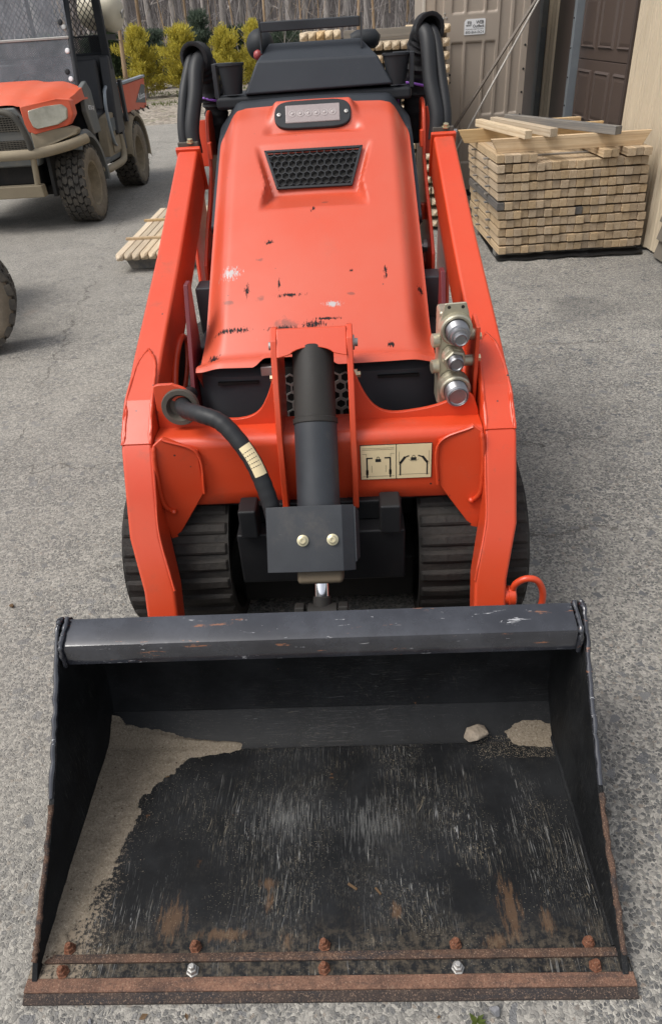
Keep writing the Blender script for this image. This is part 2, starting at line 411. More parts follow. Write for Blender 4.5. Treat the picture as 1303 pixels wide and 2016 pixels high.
def rust(name, a=(0.075, 0.042, 0.031), b=(0.22, 0.115, 0.075), blackp=0.55):
    t = NT(name); c = t.co()
    n = t.noise(c, 14, 6, 0.7); n2 = t.noise(c, 110, 5, 0.7); n3 = t.noise(c, 5, 3)
    col = t.mix(t.ramp(n, 0.3, 0.7), a, b)
    col = t.mix(t.math('MULTIPLY', t.ramp(n2, 0.5, 0.7), 0.5), col, (0.05, 0.035, 0.028))
    col = t.mix(t.math('MULTIPLY', t.ramp(n2, 0.45, 0.25), 0.4), col, (0.36, 0.26, 0.18))
    col = t.mix(t.math('MULTIPLY', t.ramp(t.noise(t.co('Object', (4, 30, 30)), 1.0, 5, 0.7), 0.5, 0.64, 0, blackp), t.ramp(n2, 0.35, 0.55)), col, (0.03, 0.028, 0.03))
    n4 = t.noise(c, 330, 3, 0.8); col = t.mix(t.ramp(n4, 0.55, 0.66, 0, 0.6), col, (0.36, 0.24, 0.17)); col = t.mix(t.ramp(n4, 0.45, 0.36, 0, 0.6), col, (0.045, 0.03, 0.026))
    t.bump(t.math('ADD', n2, n4), 0.6, 0.004)
    return t.fin(col, 0.8, 0.0, 0.3)
M['rust'] = rust('rusty steel'); M['rustd'] = rust('dark rusty steel', (0.040, 0.028, 0.023), (0.12, 0.065, 0.042), 0.95)
M['wornedge'] = rust('black worn edge', (0.016, 0.016, 0.018), (0.060, 0.042, 0.034), 0.9)
M['rustbolt'] = rust('rusty bolt', (0.13, 0.045, 0.022), (0.24, 0.10, 0.055), 0.0)

def simple(name, a, b=None, rough=0.5, metal=0.0, scale=20, bump=0.1, bd=0.002, spec=0.5, **kw):
    t = NT(name); c = t.co(rnd=True); n = t.noise(c, scale, 5, 0.65)
    col = t.mix(n, a, b if b else tuple(x * 0.75 for x in a))
    if bump: t.bump(t.noise(c, scale * 6, 3), bump, bd)
    return t.fin(col, rough, metal, spec, **kw)
M['zinc'] = simple('yellow zinc', (0.56, 0.53, 0.42), (0.36, 0.33, 0.24), 0.40, 0.7, 30)
M['zincs'] = simple('grey steel thread', (0.36, 0.36, 0.37), (0.2, 0.2, 0.21), 0.38, 0.85, 30)
M['bolt'] = simple('zinc bolt', (0.62, 0.58, 0.42), (0.45, 0.38, 0.22), 0.35, 0.7, 60)
M['silver'] = simple('bright zinc', (0.50, 0.49, 0.47), (0.30, 0.29, 0.27), 0.42, 0.7, 40)
M['chrome'] = simple('chrome rod', (0.82, 0.82, 0.84), (0.75, 0.75, 0.77), 0.08, 1.0, 10, 0)
M['rubber'] = simple('hose rubber', (0.012, 0.0125, 0.014), (0.022, 0.023, 0.025), 0.5, 0, 8, spec=0.35)
M['rubberd'] = simple('dusty rubber', (0.045, 0.041, 0.036), (0.10, 0.085, 0.065), 0.75, 0, 14, 0.3)
M['cloth'] = simple('black fabric sleeve', (0.010, 0.010, 0.012), (0.018, 0.018, 0.02), 0.9, 0, 60, 0.4)
M['purple'] = simple('purple strap', (0.22, 0.07, 0.42), (0.28, 0.1, 0.5), 0.6, 0, 60)
M['cream'] = simple('cream decal', (0.80, 0.66, 0.40), (0.68, 0.55, 0.33), 0.5, 0, 25, 0.05)
M['ink'] = simple('black print', (0.012, 0.012, 0.012), (0.02, 0.02, 0.02), 0.5, 0, 25, 0)
M['white'] = simple('white vinyl', (0.78, 0.79, 0.80), (0.72, 0.73, 0.75), 0.4, 0, 25, 0)
M['whitep'] = simple('cream plastic', (0.62, 0.57, 0.44), (0.50, 0.46, 0.36), 0.5, 0, 6, 0.05)
M['led'] = simple('clear lamp lens', (0.32, 0.265, 0.26), (0.26, 0.22, 0.215), 0.12, 0.0, 90, 0.2)
M['ledc'] = simple('lamp reflector', (0.40, 0.35, 0.34), (0.28, 0.24, 0.235), 0.25, 0.0, 120, 0)
M['headl'] = simple('dusty headlight lens', (0.66, 0.63, 0.53), (0.16, 0.15, 0.09), 0.22, 0.3, 7, 0.05)
M['headr'] = simple('lamp bowl', (0.60, 0.58, 0.50), (0.30, 0.28, 0.20), 0.2, 0.6, 14, 0)
M['tan'] = simple('tan moulded plastic', (0.37, 0.315, 0.262), (0.345, 0.292, 0.242), 0.5, 0, 3, 0.03)
M['door'] = simple('dark brown door', (0.066, 0.047, 0.039), (0.080, 0.058, 0.048), 0.42, 0, 3, 0.08)
M['browntrim'] = simple('dark brown trim', (0.042, 0.030, 0.026), (0.052, 0.038, 0.033), 0.5, 0, 3, 0.05)
M['alu'] = simple('galvanised track', (0.33, 0.37, 0.40), (0.24, 0.27, 0.3), 0.45, 0.5, 12)
M['lap'] = simple('grey-brown lap board', (0.16, 0.14, 0.115), (0.12, 0.105, 0.085), 0.7, 0, 8, 0.2)
M['rope'] = simple('white rope', (0.60, 0.58, 0.54), (0.45, 0.42, 0.38), 0.8, 0, 80, 0.4)
M['strap'] = simple('weathered strap', (0.20, 0.17, 0.145), (0.14, 0.12, 0.1), 0.8, 0, 50, 0.3)
M['seat'] = simple('black vinyl', (0.018, 0.019, 0.022), (0.028, 0.029, 0.032), 0.5, 0, 20, 0.15)
M['poly'] = simple('black poly sheet', (0.012, 0.012, 0.013), (0.02, 0.02, 0.02), 0.3, 0, 12, 0.4, 0.01)

def siding():
    t = NT('tan metal siding'); c = t.co()
    n = t.noise(t.co('Object', (3, 3, 0.6)), 2.0, 5, 0.7)
    col = t.mix(t.ramp(n, 0.3, 0.8), (0.52, 0.44, 0.325), (0.45, 0.38, 0.28))
    st = t.noise(t.co('Object', (22, 22, 1.2)), 1.0, 5, 0.7)
    col = t.mix(t.ramp(st, 0.55, 0.8, 0, 0.4), col, (0.20, 0.16, 0.115))
    z = t.sep(c)[2]
    return t.fin(col, 0.5, 0.0, 0.4)
M['siding'] = siding()

def track_rubber():
    t = NT('dusty track rubber'); c = t.co()
    n = t.noise(c, 12, 6, 0.7); n2 = t.noise(c, 70, 5, 0.7)
    col = t.mix(t.ramp(n, 0.3, 0.7), (0.011, 0.0105, 0.010), (0.031, 0.027, 0.023))
    col = t.mix(t.ramp(n2, 0.6, 0.8, 0, 0.5), col, (0.085, 0.070, 0.052))
    t.bump(t.math('ADD', n, n2), 0.6, 0.006)
    return t.fin(col, 0.72, 0, 0.35)
M['track'] = track_rubber()

def tyre_mat(name, a, b):
    t = NT(name); c = t.co(rnd=True)
    n = t.noise(c, 9, 6, 0.7); n2 = t.noise(c, 60, 5, 0.7)
    col = t.mix(t.ramp(n, 0.35, 0.7), a, b)
    col = t.mix(t.ramp(n2, 0.55, 0.8, 0, 0.6), col, tuple(x * 1.5 for x in b))
    t.bump(n2, 0.3, 0.006)
    return t.fin(col, 0.85, 0, 0.3)
M['tyre'] = tyre_mat('worn tread rubber', (0.050, 0.047, 0.043), (0.105, 0.092, 0.074))
M['tyreg'] = tyre_mat('tread groove rubber', (0.014, 0.013, 0.012), (0.03, 0.026, 0.022))
M['wall'] = tyre_mat('dusty tyre sidewall', (0.15, 0.125, 0.092), (0.23, 0.19, 0.14))
M['rim'] = tyre_mat('mud-caked rim', (0.20, 0.165, 0.115), (0.29, 0.24, 0.165))

def glass():
    t = NT('dusty windshield'); c = t.co()
    n = t.noise(c, 7, 6, 0.7); n2 = t.noise(c, 60, 4, 0.7)
    tr = t.nd('ShaderNodeBsdfTransparent'); tr.inputs[0].default_value = (0.86, 0.88, 0.90, 1)
    gl = t.nd('ShaderNodeBsdfGlossy'); gl.inputs['Roughness'].default_value = 0.05
    df = t.nd('ShaderNodeBsdfDiffuse'); df.inputs[0].default_value = (0.55, 0.56, 0.60, 1)
    m1 = t.nd('ShaderNodeMixShader'); m2 = t.nd('ShaderNodeMixShader')
    t.put(m1.inputs[0], t.math('ADD', 0.06, t.math('MULTIPLY', t.ramp(n, 0.3, 0.8), 0.12)))
    t.t.links.new(tr.outputs[0], m1.inputs[1]); t.t.links.new(df.outputs[0], m1.inputs[2])
    fr = t.nd('ShaderNodeFresnel'); fr.inputs[0].default_value = 1.45
    t.t.links.new(fr.outputs[0], m2.inputs[0]); t.t.links.new(m1.outputs[0], m2.inputs[1]); t.t.links.new(gl.outputs[0], m2.inputs[2])
    out = [x for x in t.n if x.type == 'OUTPUT_MATERIAL'][0]
    t.t.links.new(m2.outputs[0], out.inputs[0])
    return t.m
M['glass'] = glass()

def wood(name, a, b, c3, knots=True, grey=0.0):
    """grain runs along object Y; tone differs from piece to piece"""
    t = NT(name); rnd = t.info().outputs['Random']
    c = t.co('Object', (1, 1, 1), rnd=True)
    def S(q):
        m = t.nd('ShaderNodeVectorMath', operation='MULTIPLY'); t.put(m.inputs[0], c); m.inputs[1].default_value = q; return m.outputs[0]
    g = t.noise(S((55, 2.2, 55)), 1.0, 5, 0.65, 0.4); g2 = t.noise(S((160, 6, 160)), 1.0, 3, 0.6); bl = t.noise(c, 3.5, 4, 0.65)
    col = t.mix(t.ramp(g, 0.32, 0.68), a, b)
    col = t.mix(t.math('MULTIPLY', t.ramp(g2, 0.52, 0.72), 0.45), col, c3)
    col = t.mix(t.ramp(bl, 0.5, 0.8, 0, 0.55), col, c3)
    # growth rings round a pith that lies somewhere off the piece
    sp_ = t.sep(t.co('Object')); px = t.math('SUBTRACT', sp_[0], t.math('MULTIPLY', t.math('SUBTRACT', rnd, 0.5), 0.22)); pz = t.math('SUBTRACT', sp_[2], t.math('ADD', -0.03, t.math('MULTIPLY', t.math('FRACT', t.math('MULTIPLY', rnd, 17.3)), 0.11)))
    rr_ = t.math('SQRT', t.math('ADD', t.math('MULTIPLY', px, px), t.math('MULTIPLY', pz, pz)))
    rg_ = t.math('SINE', t.math('ADD', t.math('MULTIPLY', rr_, 950.0), t.math('MULTIPLY', g, 3.5)))
    col = t.mix(t.ramp(rg_, 0.1, 0.95, 0, 0.42), col, c3)
    # whole-piece tone
    tone = t.math('ADD', 0.80, t.math('MULTIPLY', rnd, 0.30))
    hsv = t.nd('ShaderNodeHueSaturation'); t.put(hsv.inputs['Color'], col); t.put(hsv.inputs['Value'], tone)
    t.put(hsv.inputs['Saturation'], t.math('ADD', 0.82, t.math('MULTIPLY', t.math('FRACT', t.math('MULTIPLY', rnd, 7.31)), 0.2)))
    col = hsv.outputs[0]
    if grey:
        col = t.mix(t.ramp(t.noise(S((9, 1.2, 9)), 1.0, 4), 0.4, 0.65, 0.2, grey), col, (0.10, 0.105, 0.11))
    t.bump(t.math('ADD', g, g2), 0.25, 0.003)
    return t.fin(col, 0.75, 0, 0.25)
M['pine'] = wood('sawn pine', (0.52, 0.395, 0.25), (0.42, 0.30, 0.175), (0.22, 0.15, 0.085))
M['pineside'] = M['pine']
M['fresh'] = wood('fresh yellow pine', (0.56, 0.40, 0.215), (0.46, 0.305, 0.145), (0.33, 0.20, 0.09))
M['pale'] = wood('pale planed pine', (0.60, 0.49, 0.34), (0.52, 0.40, 0.26), (0.36, 0.25, 0.15))
M['greywood'] = wood('weathered grey wood', (0.34, 0.29, 0.23), (0.26, 0.225, 0.18), (0.16, 0.145, 0.13), grey=0.75)
M['stained'] = wood('blue-stained wood', (0.10, 0.095, 0.09), (0.15, 0.13, 0.11), (0.05, 0.05, 0.055))

def sandm():
    t = NT('grey-tan sand'); c = t.co()
    n = t.noise(c, 9, 5, 0.7); n2 = t.noise(c, 210, 4, 0.85)
    col = t.mix(n, (0.20, 0.165, 0.122), (0.28, 0.235, 0.18))
    col = t.mix(t.ramp(n2, 0.52, 0.66, 0, 0.85), col, (0.09, 0.07, 0.052)); col = t.mix(t.ramp(n2, 0.44, 0.33, 0, 0.75), col, (0.45, 0.40, 0.32))
    d = t.math('MULTIPLY', t.ramp(t.vor(c, 60, 'F1'), 0.16, 0.08), t.ramp(t.noise(c, 20, 2), 0.5, 0.6))
    col = t.mix(d, col, (0.07, 0.045, 0.035))
    t.bump(t.math('ADD', n2, t.noise(c, 90, 4)), 0.6, 0.006)
    return t.fin(col, 0.95, 0, 0.15)
M['sand'] = sandm()
M['rock'] = simple('pale rock', (0.40, 0.33, 0.25), (0.24, 0.20, 0.16), 0.85, 0, 30, 0.5, 0.006)
M['pebble'] = simple('grey pebble', (0.22, 0.22, 0.225), (0.13, 0.13, 0.14), 0.85, 0, 30, 0.5, 0.006)

def asphalt():
    t = NT('worn asphalt'); c = t.co()
    wob = t.noise(c, 30, 2, 0.5, 0, 'Color')
    w = t.nd('ShaderNodeVectorMath', operation='MULTIPLY_ADD'); t.put(w.inputs[0], wob); w.inputs[1].default_value = (0.016, 0.016, 0.0); t.put(w.inputs[2], c)
    w2 = t.nd('ShaderNodeVectorMath', operation='MULTIPLY_ADD'); t.put(w2.inputs[0], t.noise(c, 170, 2, 0.6, 0, 'Color')); w2.inputs[1].default_value = (0.006, 0.006, 0.0); t.put(w2.inputs[2], w.outputs[0])
    c2 = w2.outputs[0]
    big = t.noise(c, 0.55, 5, 0.6); mid = t.noise(c, 4.0, 5, 0.65)
    e1 = t.vor(c2, 95, 'DISTANCE_TO_EDGE'); k1 = t.sep(t.vor(c2, 95, 'F1', 'Color'))
    eb = t.vor(c2, 34, 'DISTANCE_TO_EDGE'); kb = t.sep(t.vor(c2, 34, 'F1', 'Color'))
    e2 = t.vor(c2, 150, 'DISTANCE_TO_EDGE'); k2 = t.sep(t.vor(c2, 150, 'F1', 'Color'))
    fine = t.noise(c, 500, 3, 0.7)
    # stone tone
    st = t.mix(t.ramp(k1[0], 0.0, 1.0), (0.080, 0.0795, 0.078), (0.160, 0.158, 0.153))
    st = t.mix(t.ramp(k1[1], 0.86, 0.95, 0, 0.7), st, (0.34, 0.28, 0.22))
    st = t.mix(t.math('MULTIPLY', fine, 0.35), st, (0.21, 0.206, 0.198))
    fn = t.mix(k2[0], (0.145, 0.140, 0.130), (0.39, 0.367, 0.325))
    # exposed stone versus fines, patchy
    thr = t.math('ADD', 0.045, t.math('MULTIPLY', t.ramp(mid, 0.35, 0.75), 0.13))
    rnd_ = t.vor(c2, 95, 'F1', 'Distance'); gap = t.math('MAXIMUM', t.math('LESS_THAN', e1, thr), t.math('GREATER_THAN', t.math('ADD', rnd_, t.math('MULTIPLY', fine, 0.12)), t.math('SUBTRACT', 0.60, t.math('MULTIPLY', t.ramp(mid, 0.35, 0.75), 0.16))))
    lost = t.math('GREATER_THAN', k1[2], t.math('SUBTRACT', 1.0, t.ramp(mid, 0.42, 0.72, 0.04, 0.45)))
    f = t.math('MAXIMUM', gap, lost)
    col = t.mix(f, st, fn)
    bigst = t.math('MULTIPLY', t.math('GREATER_THAN', kb[0], 0.90), t.math('GREATER_THAN', eb, 0.13))
    col = t.mix(bigst, col, t.mix(kb[1], (0.10, 0.102, 0.108), (0.20, 0.198, 0.195)))
    col = t.mix(t.ramp(big, 0.35, 0.7, 0, 0.32), col, (0.15, 0.145, 0.138))
    col = t.mix(t.ramp(t.noise(c, 1.3, 4, 0.6), 0.56, 0.76, 0, 0.3), col, (0.34, 0.315, 0.27))
    fk = t.noise(c, 46, 3, 0.7); col = t.mix(t.ramp(fk, 0.60, 0.70, 0, 0.24), col, (0.42, 0.40, 0.355)); col = t.mix(t.ramp(fk, 0.40, 0.30, 0, 0.28), col, (0.075, 0.074, 0.073))
    dk = t.math('MULTIPLY', t.ramp(t.vor(c, 3.1, 'F1'), 0.055, 0.03), t.ramp(t.noise(c, 60, 2), 0.4, 0.5)); col = t.mix(t.math('MULTIPLY', dk, 0.8), col, (0.05, 0.045, 0.04))
    stn = t.math('MULTIPLY', t.ramp(t.noise(c, 0.9, 3, 0.5, 0.6), 0.63, 0.70), 0.35)
    col = t.mix(stn, col, (0.055, 0.055, 0.057))
    rd = t.ramp(t.noise(c, 2.1, 3, 0.5), 0.68, 0.8, 0, 0.3); col = t.mix(rd, col, (0.30, 0.19, 0.13))
    # patchy paler tone, growing towards the left of the yard
    dx = t.math('ADD', t.math('MULTIPLY', t.sep(c)[0], -0.55), t.math('MULTIPLY', t.math('SUBTRACT', t.noise(c, 0.8, 4, 0.6), 0.5), 1.6))
    col = t.mix(t.math('MULTIPLY', t.ramp(dx, -0.3, 0.9, 0.0, 0.30), t.ramp(fine, 0.25, 0.6, 0.5, 1.0)), col, (0.40, 0.37, 0.32))
    # a long hairline crack
    wv = t.math('MULTIPLY', t.math('SUBTRACT', t.noise(c, 5.0, 6, 0.7), 0.5), 0.28); sx_ = t.sep(c); cr = None
    for ax_, sl, at in ((1, -0.02, 2.02), (1, 0.05, 3.15), (1, -0.06, 1.36), (0, 0.15, -1.1), (1, 0.03, 9.4), (0, -0.2, 1.75)):
        q_ = t.math('ABSOLUTE', t.math('SUBTRACT', t.math('ADD', t.math('ADD', sx_[ax_], t.math('MULTIPLY', sx_[1 - ax_], sl)), wv), at)); cr = q_ if cr is None else t.math('MINIMUM', cr, q_)
    cr = t.math('ADD', cr, t.ramp(t.noise(c, 1.7, 3), 0.42, 0.55, 0.006, 0.0))
    crm = t.ramp(cr, 0.006, 0.002)
    col = t.mix(t.math('MULTIPLY', crm, 0.6), col, (0.09, 0.08, 0.07))
    h = t.math('ADD', t.math('MULTIPLY', t.math('SUBTRACT', 1.0, f), t.math('MINIMUM', t.math('MULTIPLY', e1, 5.0), 1.0)), t.math('MULTIPLY', t.math('MINIMUM', t.math('MULTIPLY', e2, 4.0), 1.0), 0.45))
    h = t.math('ADD', h, t.math('MULTIPLY', fine, 0.25))
    h = t.math('SUBTRACT', h, t.math('MULTIPLY', crm, 1.2))
    t.bump(h, 0.75, 0.004)
    return t.fin(col, 0.9, 0, 0.25)
M['asphalt'] = asphalt()

def gravel():
    t = NT('leaf-strewn gravel'); c = t.co()
    k = t.sep(t.vor(c, 13, 'F1', 'Color')); e = t.vor(c, 13, 'DISTANCE_TO_EDGE'); n = t.noise(c, 0.8, 5, 0.65); n2 = t.noise(c, 3.5, 5, 0.7)
    col = t.mix(k[0], (0.14, 0.12, 0.095), (0.42, 0.37, 0.31))
    col = t.mix(t.ramp(n2, 0.5, 0.7, 0, 0.7), col, (0.17, 0.125, 0.085))
    col = t.mix(t.ramp(n, 0.56, 0.66, 0, 0.75), col, (0.13, 0.15, 0.045))
    t.bump(t.math('ADD', e, n2), 0.8, 0.05)
    return t.fin(col, 0.95, 0, 0.2)
M['gravel'] = gravel()
def litter():
    t = NT('forest leaf litter'); c = t.co(); n = t.noise(c, 1.1, 6, 0.7); n2 = t.noise(c, 6, 5, 0.75)
    col = t.mix(n, (0.055, 0.048, 0.046), (0.10, 0.088, 0.083)); col = t.mix(t.ramp(n2, 0.5, 0.7, 0, 0.6), col, (0.045, 0.036, 0.033))
    t.bump(n2, 1.0, 0.2)
    return t.fin(col, 0.95, 0, 0.1)
M['litter'] = litter()
def bark(name, a, b):
    t = NT(name); c = t.co('Object', (7, 7, 1.4), rnd=True); n = t.noise(c, 1.0, 5, 0.7)
    oi = t.info().outputs['Random']
    col = t.mix(t.ramp(n, 0.3, 0.7), a, b)
    hsv = t.nd('ShaderNodeHueSaturation'); t.put(hsv.inputs['Color'], col); t.put(hsv.inputs['Value'], t.math('ADD', 0.7, t.math('MULTIPLY', oi, 0.6)))
    t.bump(n, 0.6, 0.03)
    return t.fin(hsv.outputs[0], 0.9, 0, 0.15)
M['barkg'] = bark('grey bark', (0.34, 0.31, 0.285), (0.15, 0.133, 0.122))
M['barkt'] = bark('sunlit tan bark', (0.40, 0.29, 0.18), (0.24, 0.16, 0.10))  # pale orange of sunlit trunks put into the bark colour
def far_bark():
    t = NT('far bark'); g = t.nd('ShaderNodeNewGeometry').outputs['Random Per Island']
    col = t.mix(g, (0.075, 0.068, 0.067), (0.36, 0.33, 0.315)); col = t.mix(t.ramp(t.math('FRACT', t.math('MULTIPLY', g, 9.7)), 0.88, 0.92, 0, 0.8), col, (0.34, 0.25, 0.16))
    return t.fin(col, 0.9, 0, 0.1)
M['barkf'] = far_bark()
def needle(name, a, b):
    t = NT(name)
    ng = t.nd('ShaderNodeNewGeometry'); n = t.noise(t.co(), 2.2, 4, 0.7)
    rp = ng.outputs['Random Per Island']
    col = t.mix(t.math('ADD', t.math('MULTIPLY', rp, 0.5), t.math('MULTIPLY', n, 0.5)), a, b)
    m = t.fin(col, 0.7, 0, 0.25)
    tl = t.nd('ShaderNodeBsdfTranslucent'); t.put(tl.inputs[0], col); mx = t.nd('ShaderNodeMixShader'); mx.inputs[0].default_value = 0.4
    out = [x for x in t.n if x.type == 'OUTPUT_MATERIAL'][0]
    t.t.links.new(t.b.outputs[0], mx.inputs[1]); t.t.links.new(tl.outputs[0], mx.inputs[2]); t.t.links.new(mx.outputs[0], out.inputs[0])
    return m
M['yellow'] = needle('yellow-green needles', (0.17, 0.175, 0.03), (0.80, 0.66, 0.11))
M['spruce'] = needle('blue-green needles', (0.030, 0.050, 0.036), (0.15, 0.19, 0.135))
M['pined'] = needle('dark green needles', (0.022, 0.040, 0.020), (0.085, 0.115, 0.055))
M['weed'] = needle('weed leaves', (0.05, 0.08, 0.015), (0.14, 0.17, 0.04))
M['leafdead'] = needle('dead leaf', (0.12, 0.075, 0.04), (0.22, 0.14, 0.08))
# ------------------------------------------------------------------ the setting
def sheet(name, x0, x1, y0, y1, z, mat, nx=1, ny=1, fz=None):
    b = MB()
    b.grid([[(x0 + (x1 - x0) * i / nx, y0 + (y1 - y0) * j / ny, z if fz is None else fz(x0 + (x1 - x0) * i / nx, y0 + (y1 - y0) * j / ny)) for i in range(nx + 1)] for j in range(ny + 1)])
    o = b.build(name, mat, org=(0, 0, 0), smooth=60)
    return tag(o, kind='structure')
sheet('ground', -300, 300, -120, 420, -0.02, M['gravel'])
# yard edge is ragged
bd = MB(); edge = []
for i in range(61):
    x = -40 + 80 * i / 60
    edge.append((x, 15.4 + 0.03 * x + 0.5 * mnoise.noise(Vector((x * 0.5, 3.1, 0))), 0.0))
bd.add([(-40, -12, 0), (40, -12, 0)] + edge[::-1], [tuple(range(63))])
tag(bd.build('asphalt_yard', M['asphalt'], org=(0, 0, 0)), kind='structure')
def hz(x, y):
    return -0.05 + 9.0 * sstep(30, 95, y) + 10 * sstep(80, 200, y) + 0.35 * mnoise.noise(Vector((x * 0.06, y * 0.06, 0))) * sstep(27, 40, y)
sheet('wooded_hillside', -150, 150, 26, 260, 0, M['litter'], 90, 70, hz)

# ---- trees
def trunk_mesh(h, r, bend, seed, branches=5, n=7):
    rg = random.Random(seed); b = MB(); pts = []
    ph = rg.uniform(0, 6.28)
    for k in range(7):
        t = k / 6; pts.append(Vector((bend * math.sin(t * 2.2 + ph) * t * h * 0.06, bend * math.cos(t * 1.7 + ph) * t * h * 0.05, t * h)))
    b.tube(pts, [r * (1.25 if k == 0 else 1 - 0.75 * k / 6) for k in range(7)], n)
    c = MB()
    for k in range(branches):
        t = rg.uniform(0.12, 0.95); i = min(5, int(t * 6)); p = pts[i].lerp(pts[i + 1], t * 6 - i)
        a = rg.uniform(0, 6.28); L = rg.uniform(0.5, 1.7) * (1.15 - t * 0.6) * h / 12
        d = Vector((math.cos(a), math.sin(a), rg.uniform(-0.1, 0.7)))
        q = [p + d * L * s + Vector((0, 0, 0.12 * L * s * s)) + Vector((rg.uniform(-.05, .05), rg.uniform(-.05, .05), 0)) * L for s in (0, .35, .7, 1)]
        c.tube(q, [r * 0.22, r * 0.16, r * 0.1, r * 0.03], 4)
        for s in (1, 2):
            d2 = (d + Vector((rg.uniform(-1, 1), rg.uniform(-1, 1), rg.uniform(0, .8)))).normalized()
            c.tube([q[s], q[s] + d2 * L * 0.45], [r * 0.09, r * 0.02], 3)
    return b, c
rg = random.Random(21)
spots = []
# trunks one can tell apart, left to right in the photograph (bearing X/Y from the camera, distance)
bear = [(-.355, 24, .13, 'g'), (-.318, 30, .10, 't'), (-.296, 27, .09, 'g'), (-.262, 22.6, .085, 't'), (-.248, 33, .14, 'g'), (-.233, 29, .11, 't'), (-.219, 36, .16, 'g'), (-.206, 30, .07, 't'), (-.194, 34, .16, 'g'),
        (-.181, 28, .06, 't'), (-.169, 37, .15, 'g'), (-.156, 31, .10, 'g'), (-.147, 27, .055, 't'), (-.136, 35, .17, 'g'), (-.126, 29, .07, 't'), (-.113, 38, .15, 'g'), (-.103, 32, .12, 'g'), (-.091, 28, .06, 't'),
        (-.080, 36, .17, 'g'), (-.069, 31, .09, 'g'), (-.058, 34, .15, 'g'), (-.049, 27, .065, 't'), (-.039, 37, .15, 'g'), (-.028, 30, .09, 't'), (-.016, 33, .16, 'g'), (-.004, 29, .06, 't'), (.008, 38, .17, 'g'),
        (.019, 31, .09, 't'), (.030, 35, .14, 'g'), (.040, 28, .07, 't'), (.052, 36, .15, 'g'), (.064, 40, .10, 'g'), (.077, 46, .09, 't'), (.088, 50, .10, 'g')]
for k, (bx, d, r, kind) in enumerate(bear):
    x, y = 0.1 + bx * d, -0.56 + d
    h = rg.uniform(11, 16) if kind == 'g' else rg.choice([rg.uniform(1.7, 2.6) + 0.02 * d, rg.uniform(9, 13)])
    gz = hz(x, y) if y > 26 else -0.02
    t = thing('bare_tree', (x, y, gz - 0.1), '%s leafless trunk from the left, %s, in the wood behind the yard' % (ordinal(k), 'grey' if kind == 'g' else 'tan'), 'tree', 'bare trees along the edge of the wood')
    tb, cb = trunk_mesh(h, r * (0.95 if kind == 'g' or k == 3 else 0.7), 0.5 if kind == 'g' else 0.8, 100 + k, 16 if kind == 'g' else 5)
    tb.build('trunk', M['barkg'] if kind == 'g' else M['barkt'], t, org=(0, 0, 0), smooth=60)
    cb.build('crown', M['barkg'], t, org=(0, 0, 0))
# the far wood that reads as one mass
fb = MB(); rg = random.Random(5)
for k in range(2800):
    y = 38 + 75 * rg.random() ** 0.8; x = 0.1 + rg.uniform(-1.25, 0.75) * y
    h = rg.uniform(8, 15); r = rg.uniform(0.025, 0.085); z = hz(x, y) - 0.2
    lean = Vector((rg.uniform(-.6, .6), rg.uniform(-.6, .6), h))
    p = Vector((x, y, z)); fb.tube([p, p + lean * 0.5 + Vector((rg.uniform(-.15, .15), 0, 0)), p + lean], [r, r * .75, r * .2], 4, cap=False)
    for j in range(9):
        t = rg.uniform(0.05, 0.95); q = p + lean * t; a = rg.uniform(0, 6.28); L = rg.uniform(0.5, 1.9)
        fb.tube([q, q + Vector((math.cos(a), math.sin(a), rg.uniform(0, 1.0))) * L], [r * .22, .006], 3, cap=False)
tag(fb.build('far_wood', M['barkf'], org=(0, 0, 0), normals=False), 'grey mass of leafless trees far behind the yard', 'wood', kind='stuff')
# saplings and brush just behind the evergreens
ub = MB(); rg = random.Random(9)
for k in range(1500):
    y = rg.uniform(25, 40); x = 0.1 + rg.uniform(-1.1, 0.6) * y; z = (hz(x, y) if y > 26 else 0) - .05; p = Vector((x, y, z)); h = rg.uniform(1.0, 3.6)
    d = Vector((rg.uniform(-.35, .35), rg.uniform(-.35, .35), 1)) * h
    ub.tube([p, p + d * .5, p + d + Vector((rg.uniform(-.2, .2), 0, 0))], [.014, .01, .003], 3, cap=False)
    for j in range(4):
        q = p + d * rg.uniform(.25, .9); a = rg.uniform(0, 6.28); ub.tube([q, q + Vector((math.cos(a), math.sin(a), .9)) * rg.uniform(.2, .7)], [.006, .002], 3, cap=False)
tag(ub.build('brush', M['barkf'], org=(0, 0, 0), normals=False), 'leafless brush and saplings behind the evergreens', 'brush', kind='stuff')

